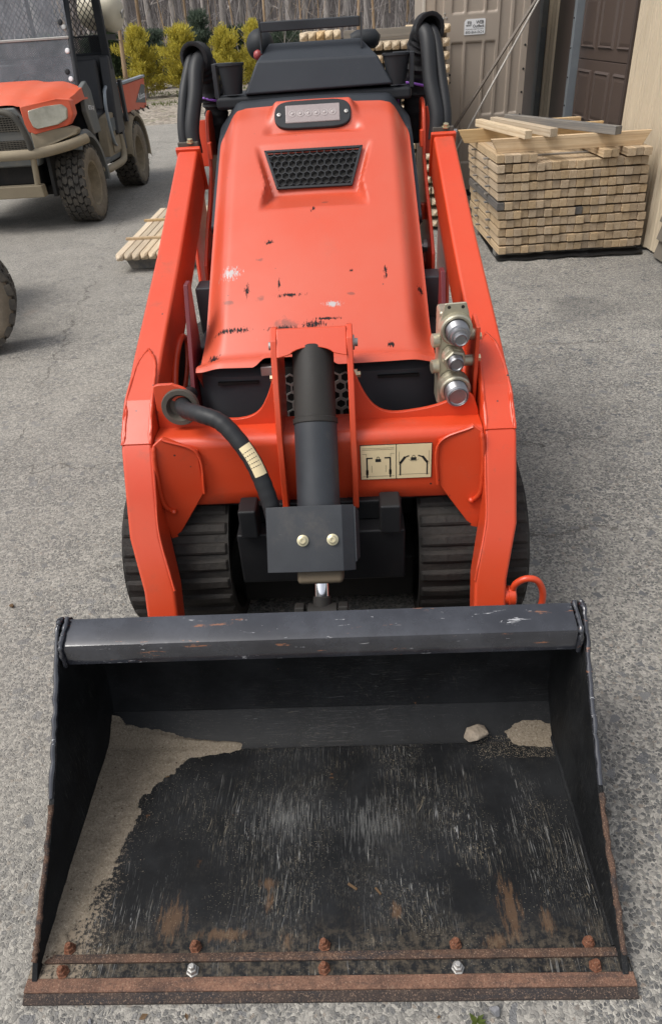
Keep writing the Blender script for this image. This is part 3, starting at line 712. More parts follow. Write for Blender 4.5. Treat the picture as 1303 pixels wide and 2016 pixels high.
def conifer(name, label, loc, h, w, mat, seed, n=2600, leaf=0.075, openness=0.25, lobes=5, group='young evergreens along the yard edge', dens=1.6):
    n = int(n * 2.4); leaf = leaf * .72; h = h * (1.1 if 'yellow' in name else 1.05)
    rg = random.Random(seed); t = thing(name, loc, label, 'tree', group)
    b = MB(); b.tube([(0, 0, -.1), (0.02, 0.01, h * .5), (0, 0.02, h * .96)], [w * .05, w * .03, .008], 6)
    b.build('trunk', M['barkg'], t, org=(0, 0, 0), smooth=60)
    c = MB()
    # branches in whorls, each carrying upright tufts
    nb = int(34 * dens)
    for k in range(nb):
        tt = (k + rg.random()) / nb; z = h * (0.06 + 0.9 * tt ** 0.9); a = k * 2.399 + rg.uniform(-.4, .4)
        prof = (1 - (z / h)) ** 0.62 * (0.5 + 0.75 * rg.random())
        L = w * 0.5 * max(prof, 0.08) * (0.85 + 0.3 * math.sin(a * lobes * 0.5 + seed))
        d = Vector((math.cos(a), math.sin(a), 0.28 + 0.5 * tt))
        m = max(6, int(n / nb * (0.5 + prof)))
        for j in range(m):
            s = rg.random() ** 0.6; p = Vector((0, 0, z)) + d * L * s + Vector((rg.gauss(0, 1), rg.gauss(0, 1), rg.gauss(0, .8))) * (0.035 + 0.022 * h * (1 - 0.4 * s))
            if p.z < 0.02: continue
            q = (Vector((rg.gauss(0, .75), rg.gauss(0, .75), 0.7)) + d * 0.7).normalized()
            sd = q.orthogonal().normalized(); sd = Matrix.Rotation(rg.uniform(0, 6.28), 3, q) @ sd
            l = leaf * rg.uniform(.6, 1.4); wd = l * 0.15
            o = len(c.v)
            c.v += [tuple(p - sd * wd), tuple(p + sd * wd), tuple(p + q * l + sd * wd * .35), tuple(p + q * l - sd * wd * .35)]; c.f.append((o, o + 1, o + 2, o + 3))
    c.build('crown', mat, t, org=(0, 0, 0), normals=False)
    return t
def at_bear(bx, d, z=-0.02): return (0.0979 + bx * d, -0.5646 + d, z)
conifer('yellow_pine', 'bushy yellow-green pine just right of the slim tree trunk', at_bear(-.240, 23.6), 1.50, 1.75, M['yellow'], 3, 5200, .10)
conifer('yellow_pine', 'bushy yellow-green pine behind the loop of the left hose', at_bear(-.190, 23.4), 1.48, 1.65, M['yellow'], 14, 5200, .10)
conifer('yellow_pine', 'yellow-green pine left of the round black joystick knob', at_bear(-.139, 23.6), 1.40, 1.55, M['yellow'], 25, 4800, .10)
conifer('yellow_pine', 'yellow-green pine right behind the round black joystick knob', at_bear(-.103, 24.8), 1.5, 1.3, M['yellow'], 31, 4200, .10)
conifer('blue_spruce', 'grey-green spruce directly behind the cargo bed of the utility vehicle', at_bear(-.296, 21.5), 1.40, 1.3, M['spruce'], 41, 4600, .09)
conifer('blue_spruce', 'dark spruce between the utility vehicle and the slim trunk', at_bear(-.272, 25.0), 1.6, 1.5, M['pined'], 44, 4600, .10)
conifer('blue_spruce', 'tall blue-grey spruce tip rising between the two big yellow pines', at_bear(-.166, 26.8), 1.9, 1.6, M['spruce'], 47, 4600, .11)
conifer('blue_spruce', 'blue-grey spruce behind the leftmost yellow pine', at_bear(-.222, 27.5), 1.5, 1.8, M['spruce'], 52, 4600, .11)
conifer('blue_spruce', 'low grey-green spruce behind the guard bar of the loader', at_bear(-.07, 27), 1.35, 2.0, M['spruce'], 55, 4200, .11)
conifer('blue_spruce', 'dark spruce seen through the cab mesh of the utility vehicle', at_bear(-.345, 23), 1.5, 1.8, M['pined'], 58, 4600, .11)
conifer('blue_spruce', 'grey-green spruce seen through the windshield of the utility vehicle', at_bear(-.42, 23), 1.6, 2.0, M['spruce'], 61, 4600, .11)
conifer('blue_spruce', 'low dark spruce behind the right yellow pines', at_bear(-.122, 27.5), 1.4, 1.9, M['pined'], 66, 4200, .11)
# leaf litter and thin grass by the yard edge
gb = MB(); rg = random.Random(77)
for k in range(7000):
    x = rg.uniform(-10.5, 1.5); y = rg.uniform(19, 25)
    if mnoise.noise(Vector((x * .5, y * .7, 4))) < 0.02: continue
    h = rg.uniform(.03, .09); a = rg.uniform(0, 6.28); s = Vector((math.cos(a), math.sin(a), 0)) * .012; t_ = Vector((rg.uniform(-.03, .03), rg.uniform(-.03, .03), h)); p = Vector((x, y, -.02))
    gb.add([p - s, p + s, p + t_], [(0, 1, 2)])
tag(gb.build('grass', M['weed'], org=(0, 0, 0), normals=False), 'thin grass in front of the yellow pines', 'grass', kind='stuff')
# ------------------------------------------------------------------ the compact track loader
LO = Vector((0, 1.5, 0))
loader = thing('track_loader', LO, 'orange compact track loader with black bucket resting on the asphalt', 'loader')

# ---- hood: skin measured as (x, s) with s running up the slope
HY0, HZ0, HY1, HZ1 = 1.20, 0.745, 2.03, 1.275
HL = math.hypot(HY1 - HY0, HZ1 - HZ0); HA = Vector((0, (HY1 - HY0) / HL, (HZ1 - HZ0) / HL)); HN = Vector((0, -HA.z, HA.y)); HO = Vector((0, HY0, HZ0))
def hood_hw(s): return 0.313 - 0.013 * s / HL
def hood_pt(x, s, off=0.0):
    """point of the hood skin; the crown bulges a little, shoulders fall away"""
    hw = hood_hw(s); a = min(1.0, abs(x) / hw)
    bul = 0.012 * math.sin(math.pi * min(1, max(0, s / HL))) + 0.010 * (1 - a * a)
    sh = -0.058 * sstep(0.76, 1.0, a) ** 1.5 * (0.30 + 0.70 * sstep(-0.01, 0.16, s))
    top = -0.012 * sstep(0.88, 1.0, s / HL) ** 2
    return HO + HA * s + HN * (bul + sh + top + off) + Vector((x, 0, 0))
def hood_disp(x, s):
    d = 0.0
    # vent pocket
    s0, s1, s2 = 0.522, 0.628, 0.792
    if s0 < s < s2:
        if s < s1: dep = (s - s0) / (s1 - s0); hw = 0.148 - 0.020 * dep
        else: dep = (s2 - s) / (s2 - s1); hw = 0.128 + 0.040 * (1 - dep)
        d -= 0.054 * dep * sstep(hw + 0.016, hw, abs(x))
    # lamp brow: the skin steps forward to a short upright face
    a0, a1, a2 = 0.838, 0.852, 0.972
    if a0 - .012 < s < a2 + 0.03:
        hw = 0.134 - 0.02 * (s - a0) / .13
        side = sstep(hw + 0.028, hw - 0.004, abs(x))
        if s < a1: k = sstep(a0 - .012, a1, s) * -0.012
        elif s < 0.955: k = -0.012 + (s - a1) / (0.955 - a1) * 0.042
        else: k = 0.030 * sstep(a2 + 0.018, 0.958, s)
        d += k * side
    # lip at the lower edge
    if s < 0.03: d += 0.016 * sstep(0.03, 0.0, s)
    return d
hb = MB(); uvs = []; rows = []
NS, NX = 150, 120
for i in range(NS + 1):
    s = -0.012 + (HL + 0.012) * i / NS; row = []
    hw = hood_hw(s)
    if s > HL - 0.11:                       # rounded upper corners
        q = (s - (HL - 0.11)) / 0.11; hw = hw - 0.085 * (1 - math.sqrt(max(0, 1 - q * q)))
    if s < 0.03: hw += 0.008 * sstep(0.03, 0.0, s)
    notch = 0.0
    for j in range(NX + 1):
        x = hw * (2 * j / NX - 1); ss = s
        low = 0.030 * sstep(-.168, -.130, x) * sstep(.06, .02, x) - 0.014 * math.cos(x / 0.34 * math.pi / 2)   # lower edge dips, and is notched under the cylinder bracket
        if s < 0.06: ss = s + low * (0.06 - s) / 0.072
        row.append(hood_pt(x, ss, hood_disp(x, ss))); uvs.append((x, ss))
    rows.append(row)
hb.grid(rows)
# skirts
def skirt(line, vec, flip=False):
    o = len(hb.v); n = len(line)
    hb.v += [tuple(p) for p in line] + [tuple(Vector(p) + Vector(vec)) for p in line]
    uvs.extend([(9, 9)] * (2 * n))
    hb.f += [(o + i, o + i + 1, o + n + i + 1, o + n + i) for i in range(n - 1)]
skirt([r[0] for r in rows], (0.004, 0.09, -0.12)); skirt([r[-1] for r in rows], (-0.004, 0.09, -0.12))
skirt(rows[0], (0, 0.018, 0.004)); skirt(rows[-1], (0, 0.05, -0.05))
hood = hb.build('hood', M['hood'], loader, smooth=50, uv=uvs, weld=True)
def hp(x, s, off=0): return hood_pt(x, s, hood_disp(x, s) + off)

# lamp
def plane_pts(poly, o, ex, ey, off=0.0):
    ez = ex.cross(ey); return [o + ex * a + ey * b + ez * off for a, b in poly]
lx = Vector((1, 0, 0)); p0 = hp(0, 0.856); p1 = hp(0, 0.95); ly = (p1 - p0).normalized(); lo = (p0 + p1) / 2; lh = (p1 - p0).length; lz = lx.cross(ly)
def superell(a, b, n=40, e=2.6, sag=0.0):
    out = []
    for k in range(n):
        t = 2 * math.pi * k / n; cx, sy = math.cos(t), math.sin(t)
        out.append((a * math.copysign(abs(cx) ** (2 / (e + 3)), cx), b * math.copysign(abs(sy) ** (2 / e), sy)))
    return out
lb = MB(); lb.prism(plane_pts(superell(.119, lh * .48), lo, lx, ly, -0.004), lz * 0.014)
lamp = lb.build('work_light', M['plastic'], hood, bevel=.004, org=LO)
lb = MB(); lb.box(-.084, .084, -lh * .30, lh * .30, 0.008, 0.0125, frame(lo, lx, ly)); lb.build('lens', M['led'], lamp, bevel=.003, org=LO)
for k in range(6):
    lb = MB(); lb.lathe([(.0115, 0), (.0112, .0012), (.0085, .0014), (.0075, .0005), (.005, .0006), (.004, .0022), (0, .003)], lo + lx * (-.062 + .0248 * k) + lz * .0122, lz, 18); lb.build('light_emitting_diode', M['ledc'], lamp, smooth=40, org=LO)
for x in (-.104, .104):
    lb = MB(); lb.lathe([(.006, 0), (.006, .003), (.003, .0035), (.002, .002), (0, .002)], lo + lx * x + lz * .0095, lz, 12); lb.build('screw', M['silver'], lamp, smooth=40, org=LO)
# vent grille: frame with hexagonal bars
g0, g1 = hp(0, .645), hp(0, .766); gy = (g1 - g0).normalized(); gz = lx.cross(gy); go = g0 + gz * .004; gh = (g1 - g0).length
tw, bw = .150, .114
gb_ = MB()
fr = [(-bw, 0), (bw, 0), (tw, gh), (-tw, gh)]; fi = [(-bw + .006, .008), (bw - .006, .008), (tw - .011, gh - .008), (-tw + .011, gh - .008)]
for k in range(4):
    q = [fr[k], fr[(k + 1) % 4], fi[(k + 1) % 4], fi[k]]; gb_.prism(plane_pts(q, go, lx, gy, 0), gz * .007)
grille = gb_.build('vent_grille', M['plastic'], hood, bevel=.0015, org=LO)
hx = MB(); R_ = .0125; cols = int(.32 / (R_ * 1.732))
def in_trap(x, y): return 0.003 < y < gh - .003 and abs(x) < bw + (tw - bw) * y / gh - .006
seen = set()
for r_ in range(-1, int(gh / (R_ * 1.5)) + 2):
    for c_ in range(-cols, cols + 1):
        cx_ = (c_ + 0.5 * (r_ % 2)) * R_ * 1.732; cy_ = r_ * R_ * 1.5 + .004
        vv = [(cx_ + R_ * math.sin(math.pi / 3 * k), cy_ + R_ * math.cos(math.pi / 3 * k)) for k in range(6)]
        for k in range(6):
            a_, b_ = vv[k], vv[(k + 1) % 6]; key = tuple(sorted([(round(a_[0], 3), round(a_[1], 3)), (round(b_[0], 3), round(b_[1], 3))]))
            if key in seen or not (in_trap(*a_) or in_trap(*b_)): continue
            seen.add(key)
            A = go + lx * a_[0] + gy * a_[1]; B = go + lx * b_[0] + gy * b_[1]; d_ = (B - A).normalized(); w_ = d_.cross(gz) * .0016
            if not (in_trap(*a_) and in_trap(*b_)):
                lim = A if in_trap(*a_) else B; oth = B if in_trap(*a_) else A; oth = lim + (oth - lim) * .6
                A, B = lim, oth
            hx.prism([A - w_, B - w_, B + w_, A + w_], gz * .005)
o = hx.build('hexagonal_mesh', M['plastic'], grille, org=LO); o['kind'] = 'stuff'
vb = MB(); vb.prism(plane_pts(fi, go, lx, gy, -.003), gz * -.03); vb.build('vent_opening', M['dark'], grille, org=LO)
# latch under the hood edge
vb = MB(); vb.box(-.15, -.118, 1.195, 1.22, .715, .742); vb.build('hood_latch', M['silver'], loader, bevel=.003)

# ---- dark surround behind the hood, console, cup holders
sb = MB(); rows = []
for i in range(41):
    s = 0.55 + (HL + 0.055 - 0.55) * i / 40; hw = hood_hw(min(s, HL)) + 0.012
    if s > HL + .0: hw -= 0.02 * ((s - HL) / .055) ** 2
    rows.append([hood_pt(hw * (2 * j / 40 - 1), min(s, HL)) + HA * max(0, s - HL) - HN * (0.014 + .075 * sstep(.96, .88, abs(2 * j / 40 - 1)) * sstep(HL - .01, HL - .07, s)) for j in range(41)])
sb.grid(rows)
sur = sb.build('dash_surround', M['console'], loader, smooth=50)
md = sur.modifiers.new('solid', 'SOLIDIFY'); md.thickness = .03; md.offset = -1
cb = MB()
c0 = [(-.222, 2.085, 1.302), (.258, 2.085, 1.308), (.212, 2.115, 1.388), (-.176, 2.115, 1.392)]
c1 = [(-.176, 2.115, 1.392), (.212, 2.115, 1.388), (.160, 2.215, 1.436), (-.140, 2.215, 1.436)]
cb.add(c0 + [c1[2], c1[3]] + [(-.222, 2.30, 1.29), (.258, 2.30, 1.29), (.160, 2.32, 1.40), (-.140, 2.32, 1.40)], [(0, 1, 2, 3), (3, 2, 4, 5), (0, 3, 5, 9, 6), (1, 7, 8, 4, 2), (5, 4, 8, 9), (6, 9, 8, 7), (0, 6, 7, 1)])
con = cb.build('control_console', M['console'], loader, bevel=.008)
cb = MB(); cb.box(-.318, .318, 2.095, 2.34, 1.262, 1.300); cb.build('console_base', M['plastic'], loader, bevel=.012)
for sx, cx_ in ((-1, -.262), (1, .258)):
    cb = MB(); z0 = 1.305; cb.lathe([(.0, z0), (.030, z0), (.041, z0 + .078), (.045, z0 + .08), (.045, z0 + .086), (.038, z0 + .086), (.028, z0 + .006), (0, z0 + .006)], (cx_ if sx < 0 else cx_ + .012, 2.125, 0), (0, 0, 1), 28)
    cup = cb.build('cup_holder', M['plastic'], loader, smooth=40)
    X = cx_ - sx * -.046 if sx < 0 else cx_ + .058; X = -.312 if sx < 0 else .318
    cb = MB(); y = 2.10
    for a_, b_ in (((X - .007, 1.295), (X + .007, 1.392)),): cb.box(a_[0], b_[0], y, y + .025, a_[1], b_[1])
    cb.box(min(X, X - sx * .06), max(X, X - sx * .06), y + .002, y + .022, 1.386, 1.3935)
    cb.build('bracket', M['blacks'], cup, bevel=.002, org=LO)
# guard bar
cb = MB(); cb.loft([[Vector((x, 2.17 + a, z + b)) for a, b in ((-.014, -.014), (.014, -.014), (.014, .014), (-.014, .014))] for x, z in ((-.158, 1.480), (.158, 1.480))])
gbar = cb.build('guard_bar', M['blacks'], loader, bevel=.004)
for x in (-.163, .1595):
    cb = MB(); cb.prism([(x, 2.15, 1.41), (x, 2.20, 1.41), (x, 2.195, 1.502), (x, 2.158, 1.502)], (.0045, 0, 0)); cb.build('upright', M['blacks'], gbar, org=LO)
cb = MB(); cb.sphere((-.172, 2.26, 1.432), .046, 20, 14); knob = cb.build('joystick', M['plastic'], loader, smooth=60)
cb = MB(); cb.sphere((-.178, 2.222, 1.405), .016, 12, 8); cb.build('button', simple('red button', (.35, .06, .06), rough=.4), knob, smooth=60, org=LO)
cb = MB(); cb.tube([(.13, 2.30, 1.425), (.15, 2.30, 1.428), (.21, 2.30, 1.428), (.225, 2.30, 1.424)], [.02, .028, .028, .014], 14); cb.build('hand_grip', M['plastic'], loader, smooth=60)

# ---- lower front cover and radiator screen
cb = MB()
poly = [(-.332, .56), (.332, .56), (.328, .70), (.30, .718), (-.30, .718), (-.328, .70)]
rings = []
for k in range(13):
    x = -.33 + .66 * k / 12; e = abs(x) / .33; y = 1.215 + .035 * sstep(.78, 1.0, e)
    rings.append([(x, y, .545), (x, y - .004, .62), (x, y, .708), (x, y + .02, .722), (x, y + .06, .722), (x, y + .06, .545)])
cb.loft(rings); cov = cb.build('front_cover', M['greydark'], loader, smooth=35)
for sx in (-1, 1):
    cb = MB(); cb.box(.215 * sx - .055, .215 * sx + .055, 1.205, 1.216, .690, .697); cb.build('slot', M['dark'], cov, org=LO)
cb = MB()
for r_ in range(6):
    for c_ in range(-7, 8):
        cx_ = (c_ + .5 * (r_ % 2)) * .0295; cz_ = .575 + r_ * .0256
        if abs(cx_) > .088: continue
        o6 = [(cx_ + .017 * math.sin(math.pi / 3 * k), cz_ + .017 * math.cos(math.pi / 3 * k)) for k in range(6)]; i6 = [(cx_ + .0125 * math.sin(math.pi / 3 * k), cz_ + .0125 * math.cos(math.pi / 3 * k)) for k in range(6)]
        for k in range(6):
            q = [o6[k], o6[(k + 1) % 6], i6[(k + 1) % 6], i6[k]]; cb.prism([(a_, 1.192, b_) for a_, b_ in q], (0, .004, 0))
o = cb.build('radiator_screen', M['silver'], loader); o['kind'] = 'stuff'
cb = MB(); cb.box(-.098, .098, 1.199, 1.209, .55, .735); cb.build('radiator_opening', M['dark'], loader)

# ---- chassis between the tracks
cb = MB(); cb.prism([(-.29, y, z) for y, z in ((1.30, .28), (2.30, .28), (2.30, 1.24), (2.05, 1.18), (1.80, 1.0), (1.30, .66))], (.58, 0, 0)); cb.box(-.25, .25, 1.12, 1.299, .30, .54); cb.build('engine_bay', M['dark'], loader, bevel=.01)
cb = MB(); cb.box(-.222, .212, .905, 1.124, .245, .405); cb.box(-.216, .206, .955, 1.124, .405, .465)
cb2 = MB(); cb2.box(-.245, .245, 1.0, 2.35, .10, .243); cb2.build('belly_shade_block', M['dark'], loader, bevel=.008)  # added block that keeps light off the ground under the loader
chs = cb.build('front_frame', M['frame'], loader, bevel=.006)
for x0, x1 in ((-.206, -.160), (.148, .200)):
    cb = MB(); cb.box(x0, x1, .885, .956, .408, .492); cb.build('lug', M['frame'], chs, bevel=.006, org=LO)
cb = MB(); cb.cyl((-.36, 1.05, .425), (-.21, 1.05, .425), .018); cb.cyl((.205, 1.05, .428), (.36, 1.05, .428), .02); cb.build('cross_shaft', M['blacks'], loader, smooth=40)
cb = MB(); cb.prism([(.128, 1.0, .455), (.150, 1.0, .455), (.143, 1.0, .385), (.132, 1.0, .385)], (0, .01, 0)); cb.build('lock_tab', M['orange'], loader, bevel=.002)
for sx in (-1, 1):
    cb = MB(); cb.prism([(sx * .345, 1.17, .62), (sx * .345, 1.32, .93), (sx * .345, 1.36, .93), (sx * .345, 1.36, .40), (sx * .345, 1.20, .40)], (sx * -.012, 0, 0))
    cb.build('side_shield', M['red_dark'], loader, bevel=.002)
    cb = MB(); cb.box(min(sx * .30, sx * .345), max(sx * .30, sx * .345), 1.36, 2.28, .50, .74); cb.box(min(sx * .30, sx * .36), max(sx * .30, sx * .36), 1.52, 1.60, .72, .86); cb.build('side_panel', M['blacks'], loader, bevel=.006)
cb = MB(); cb.box(-.30, .30, 2.30, 2.62, .24, .30); cb.box(-.30, .30, 2.30, 2.34, .30, 1.28); cb.build('operator_platform', M['blacks'], loader, bevel=.008)

# ---- rubber tracks with lugs
def track_path(n=400):
    pts = []
    def arc(cy, cz, r, a0, a1, k):
        return [(cy + r * math.cos(a0 + (a1 - a0) * i / k), cz + r * math.sin(a0 + (a1 - a0) * i / k)) for i in range(k + 1)]
    pts += arc(1.105, .232, .215, -math.pi / 2, -math.pi * 1.40, 40)         # round the front idler, bottom to top
    pts += arc(1.75, .52, .05, math.pi * .60, math.pi * .45, 6)
    pts += arc(2.22, .30, .20, math.pi * .42, -math.pi / 2 + .0, 30)
    pts += [(2.0, .02)]
    P = [Vector((0, a, b)) for a, b in pts]; P.append(P[0])
    # resample
    L = [0]
    for i in range(1, len(P)): L.append(L[-1] + (P[i] - P[i - 1]).length)
    out = []
    for k in range(n):
        d = L[-1] * k / n; i = max(j for j in range(len(L)) if L[j] <= d + 1e-9); i = min(i, len(P) - 2)
        out.append(P[i].lerp(P[i + 1], (d - L[i]) / max(1e-9, L[i + 1] - L[i])))
    return out, L[-1]
TP, TL = track_path()
cen = Vector((0, 1.66, .24))
lugm = None
for sx in (-1, 1):
    xi, xo = sx * .250, sx * .536
    if sx < 0: xi, xo = -.252, -.538
    b = MB(); n = len(TP); rings = []
    for k in range(n):
        t = (TP[(k + 1) % n] - TP[k - 1]).normalized(); nn = Vector((0, -t.z, t.y))
        if nn.dot(TP[k] - cen) > 0: nn = -nn
        p = TP[k]; rings.append([Vector((xi, p.y, p.z)), Vector((xo, p.y, p.z)), Vector((xo, p.y, p.z)) + nn * .028, Vector((xi, p.y, p.z)) + nn * .028])
    rings.append(rings[0]); b.loft(rings, cap=False)
    trk = b.build('rubber_track', M['track'], loader, smooth=35)
    # lugs share one mesh: a bar across the belt with chamfered flanks
    if lugm is None:
        w = .286; lb = MB(); rg = random.Random(3)
        for x0, x1 in ((-.140, .140),):
            st = [(-1, .005), (-.96, .011), (-.5, .014), (-.3, .013), (0, .011), (.3, .013), (.5, .014), (.96, .011), (1, .005)]
            lb.loft([[Vector((x1 * q, -.019, 0)), Vector((x1 * q, -.014, h * .7)), Vector((x1 * q, -.009, h)), Vector((x1 * q, .009, h)), Vector((x1 * q, .014, h * .7)), Vector((x1 * q, .019, 0))] for q, h in st])
        lug0 = lb.build('track_lug', M['track'], trk, org=(0, 0, 0), smooth=20)
        lugm = lug0.data
    nl = 68
    for k in range(nl):
        i = int(k * n / nl); t = (TP[(i + 2) % n] - TP[i - 2]).normalized(); nn = Vector((0, -t.z, t.y))
        if nn.dot(TP[i] - cen) < 0: nn = -nn
        if sx < 0 and k == 0: o = lug0
        else:
            o = bpy.data.objects.new('track_lug', lugm); COL.objects.link(o); o.parent = trk
        xx = Vector((1, 0, 0)); yy = nn.cross(xx); m = Matrix((xx, yy, nn)).transposed().to_4x4()
        m.translation = Vector(((xi + xo) / 2, TP[i].y, TP[i].z)) - LO + nn * -.004
        o.matrix_local = m
    b = MB(); b.box(min(xi + sx * .05, xo - sx * .05), max(xi + sx * .05, xo - sx * .05), 1.15, 2.2, .14, .33); b.build('track_frame', M['blacks'], loader, bevel=.01)
    for cy, cz, rr in ((1.105, .232, .183), (1.40, .10, .065), (1.57, .10, .065), (1.74, .10, .065), (1.91, .10, .065), (2.22, .30, .165)):
        b = MB(); b.lathe([(0, 0), (rr * .3, 0), (rr * .35, .012), (rr * .85, .012), (rr, .02), (rr, .18), (rr * .85, .19), (0, .19)], (xi + sx * .045, cy, cz), (sx, 0, 0), 28); b.build('roller', M['steeldust'], loader, smooth=40)

# ---- lift arms
ST = [  # top (Y,Z), bottom (Y,Z), inner x, outer x
    ((1.985, 1.166), (2.035, 1.040), .378, .444), ((1.55, .952), (1.60, .822), .390, .462), ((1.20, .790), (1.285, .660), .402, .478), ((1.06, .722), (1.20, .605), .406, .483),
    ((.957, .642), (1.115, .545), .406, .483), ((.905, .535), (1.02, .485), .406, .483), ((.862, .442), (.955, .405), .405, .483), ((.795, .318), (.868, .295), .376, .456), ((.735, .17), (.805, .15), .372, .452)]
def top_at(Y):
    for a, b in zip(ST, ST[1:]):
        if b[0][0] <= Y <= a[0][0]:
            t = (a[0][0] - Y) / (a[0][0] - b[0][0]); return a[0][1] + (b[0][1] - a[0][1]) * t, a[2] + (b[2] - a[2]) * t, a[3] + (b[3] - a[3]) * t
for sx in (-1, 1):
    b = MB(); b.loft([[Vector((sx * xi, *tp)), Vector((sx * xo, *tp)), Vector((sx * xo, *bt)), Vector((sx * xi, *bt))] for tp, bt, xi, xo in ST])
    arm = b.build('lift_arm', M['orange'], loader, bevel=.009, seg=3)
    # collar at the upper end, clamp plate and bolt
    b = MB(); e = ST[0]; dY, dZ = .0115, .006
    b.loft([[Vector((sx * (e[2] - .007), tp[0] + q * .9 - .003, tp[1] + q * .45 + .004)), Vector((sx * (e[3] + .007), tp[0] + q * .9 - .003, tp[1] + q * .45 + .004)), Vector((sx * (e[3] + .007), bt[0] + q * .9, bt[1] + q * .45 - .004)), Vector((sx * (e[2] - .007), bt[0] + q * .9, bt[1] + q * .45 - .004))] for q, tp, bt in ((0, e[0], e[1]), (.014, e[0], e[1]))])
    b.build('collar', M['orange'], arm, bevel=.003, org=LO)
    b = MB(); b.box(sx * .411 - .034, sx * .411 + .034, 2.0, 2.055, 1.160, 1.188); cl = b.build('clamp', M['rubberd'], arm, bevel=.004, org=LO)
    b = MB(); b.lathe([(0, 0), (.013, 0), (.013, .003), (.009, .003), (.009, .011), (0, .012)], (sx * .411 + .008, 2.005, 1.186), (0, -.35, 1), 6); b.build('bolt', M['bolt'], arm, org=LO)
    # knee cover plate with weld beads
    kp = []
    for Y, q in ((1.215, 0.0), (1.17, .6), (1.06, .86), (.966, .90)):
        z, xi, xo = top_at(Y); c = (xi + xo) / 2; w = (xo - xi) / 2 * q; kp.append((Y, z, c, w))
    b = MB(); off = Vector((0, -.0015, .004))
    L_ = [Vector((sx * (c - w), Y, z)) + off for Y, z, c, w in kp]; R_2 = [Vector((sx * (c + w), Y, z)) + off for Y, z, c, w in kp[::-1]]
    kk = MB()
    for q0, q1 in zip(kp, kp[1:]):
        a_ = [Vector((sx * (q[2] + e_ * q[3]), q[0], q[1])) for q in (q0, q1) for e_ in (-1, 1)]
        kk.add([a_[0] + off, a_[1] + off, a_[3] + off, a_[2] + off, a_[0] - off, a_[1] - off, a_[3] - off, a_[2] - off], [(0, 1, 2, 3), (0, 4, 5, 1), (1, 5, 6, 2), (3, 2, 6, 7), (0, 3, 7, 4)])
    kk.build('knee_plate', M['orange'], arm, org=LO)
    b = MB()
    for side in (-1, 1):
        line = catmull([Vector((sx * (c + side * w), Y, z)) + off * .5 for Y, z, c, w in kp], 8); b.tube(jitter(line, .0008, 4), .0042, 6)
    b.build('weld_bead', M['orange'], arm, smooth=60, org=LO)
    b = MB()
    for xx, ya, yb in ((sx * .475, 1.05, .968), (sx * .412, 1.10, .968)):
        line = []
        for k in range(9):
            Y = ya + (yb - ya) * k / 8; z, xi, xo = top_at(Y); line.append((xx, Y - .001, z + .003))
        b.tube(jitter(line, .0007, 8), [.002] + [.0045] * 7 + [.002], 6)
    # bead along the inner edge of the lower leg
    line = [Vector((sx * (st[2] + .001), st[0][0] + .003, st[0][1])) for st in ST[4:8]]; b.tube(catmull(line, 6), .0035, 6)
    b.build('weld_bead', M['orange'], arm, smooth=60, org=LO)
    # hose port: raised oval ring on the inner face
    cy, cz = 1.335, .690; ax = Vector((0, .80, .36)).normalized(); up = Vector((0, -.36, .80)).normalized(); xin = .396
    ring = []
    for k in range(28):
        t = 2 * math.pi * k / 28; q = Vector((0, cy, cz)) + ax * (.115 * math.cos(t)) + up * (.052 * math.sin(t)); ring.append(Vector((sx * xin, q.y, q.z)))
    b = MB(); b.tube(ring, .010, 8, closed=True); b.build('hose_port', M['orange'], arm, smooth=60, org=LO)
    b = MB(); b.prism([Vector((sx * (xin + .001), p.y, p.z)) for p in ring], (sx * .002, 0, 0)); b.build('port_opening', M['dark'], arm, org=LO)
    # gusset to the cross tube
    G = [(.400, .655), (.378, .668), (.296, .626), (.298, .505), (.402, .352), (.410, .45)]
    b = MB(); b.prism([Vector((sx * x, .962 if x < .39 else .945, z)) for x, z in G], (0, .012, 0)); gs = b.build('gusset', M['orange'], arm, bevel=.003, org=LO)
    b = MB(); b.tube(jitter(catmull([(sx * .396, .946, .655), (sx * .402, .94, .60), (sx * .402, .935, .50), (sx * .388, .945, .462)], 8), .0007, 3), [.003] + [.0058] * 23 + [.006], 7)
    b.tube(catmull([(sx * .377, .958, .664), (sx * .297, .958, .622), (sx * .297, .958, .505)], 8), .0042, 6)
    b.sphere((sx * .381, .942, .462), .008, 10, 6); b.build('weld_bead', M['orange'], gs, smooth=60, org=LO)
    # tower plates that carry the arm at the back
    def plate(x, th, poly, name='tower_plate'):
        q = MB(); q.prism([(sx * x, y, z) for y, z in poly], (sx * th, 0, 0)); return q.build(name, M['orange'], loader, bevel=.004)
    arc_ = [(2.17 + .085 * math.cos(a), 1.185 + .075 * math.sin(a)) for a in [math.radians(d) for d in range(170, -11, -20)]]
    tp_ = plate(.352, .012, arc_ + [(2.30, 1.0), (2.32, .55), (1.75, .55), (1.70, .78), (1.72, .87), (1.83, .95), (1.96, 1.02), (2.06, 1.10)])
    for Y, Z in ((2.02, 1.13), (1.95, .92)):
        q = MB(); q.box(min(sx * .340, sx * .352), max(sx * .340, sx * .352), Y, Y + .03, Z, Z + .05); q.build('stop_tab', M['orange'], tp_, bevel=.003, org=LO)
    q = MB(); q.lathe([(0, 0), (.026, 0), (.026, .045), (.032, .046), (.032, .055), (0, .056)], (sx * .352, 1.90, .80), (-sx, 0, 0), 20); q.build('pivot_pin', M['orange'], tp_, smooth=40, org=LO)
    q = MB(); q.lathe([(0, 0), (.019, 0), (.019, .012), (.01, .012), (.01, .02), (0, .02)], (sx * .352, 1.86, .86), (-sx, 0, 0), 8); q.build('bolt', M['silver'], tp_, org=LO)
    arc_ = [(2.20 + .06 * math.cos(a), 1.20 + .06 * math.sin(a)) for a in [math.radians(d) for d in range(170, -11, -20)]]
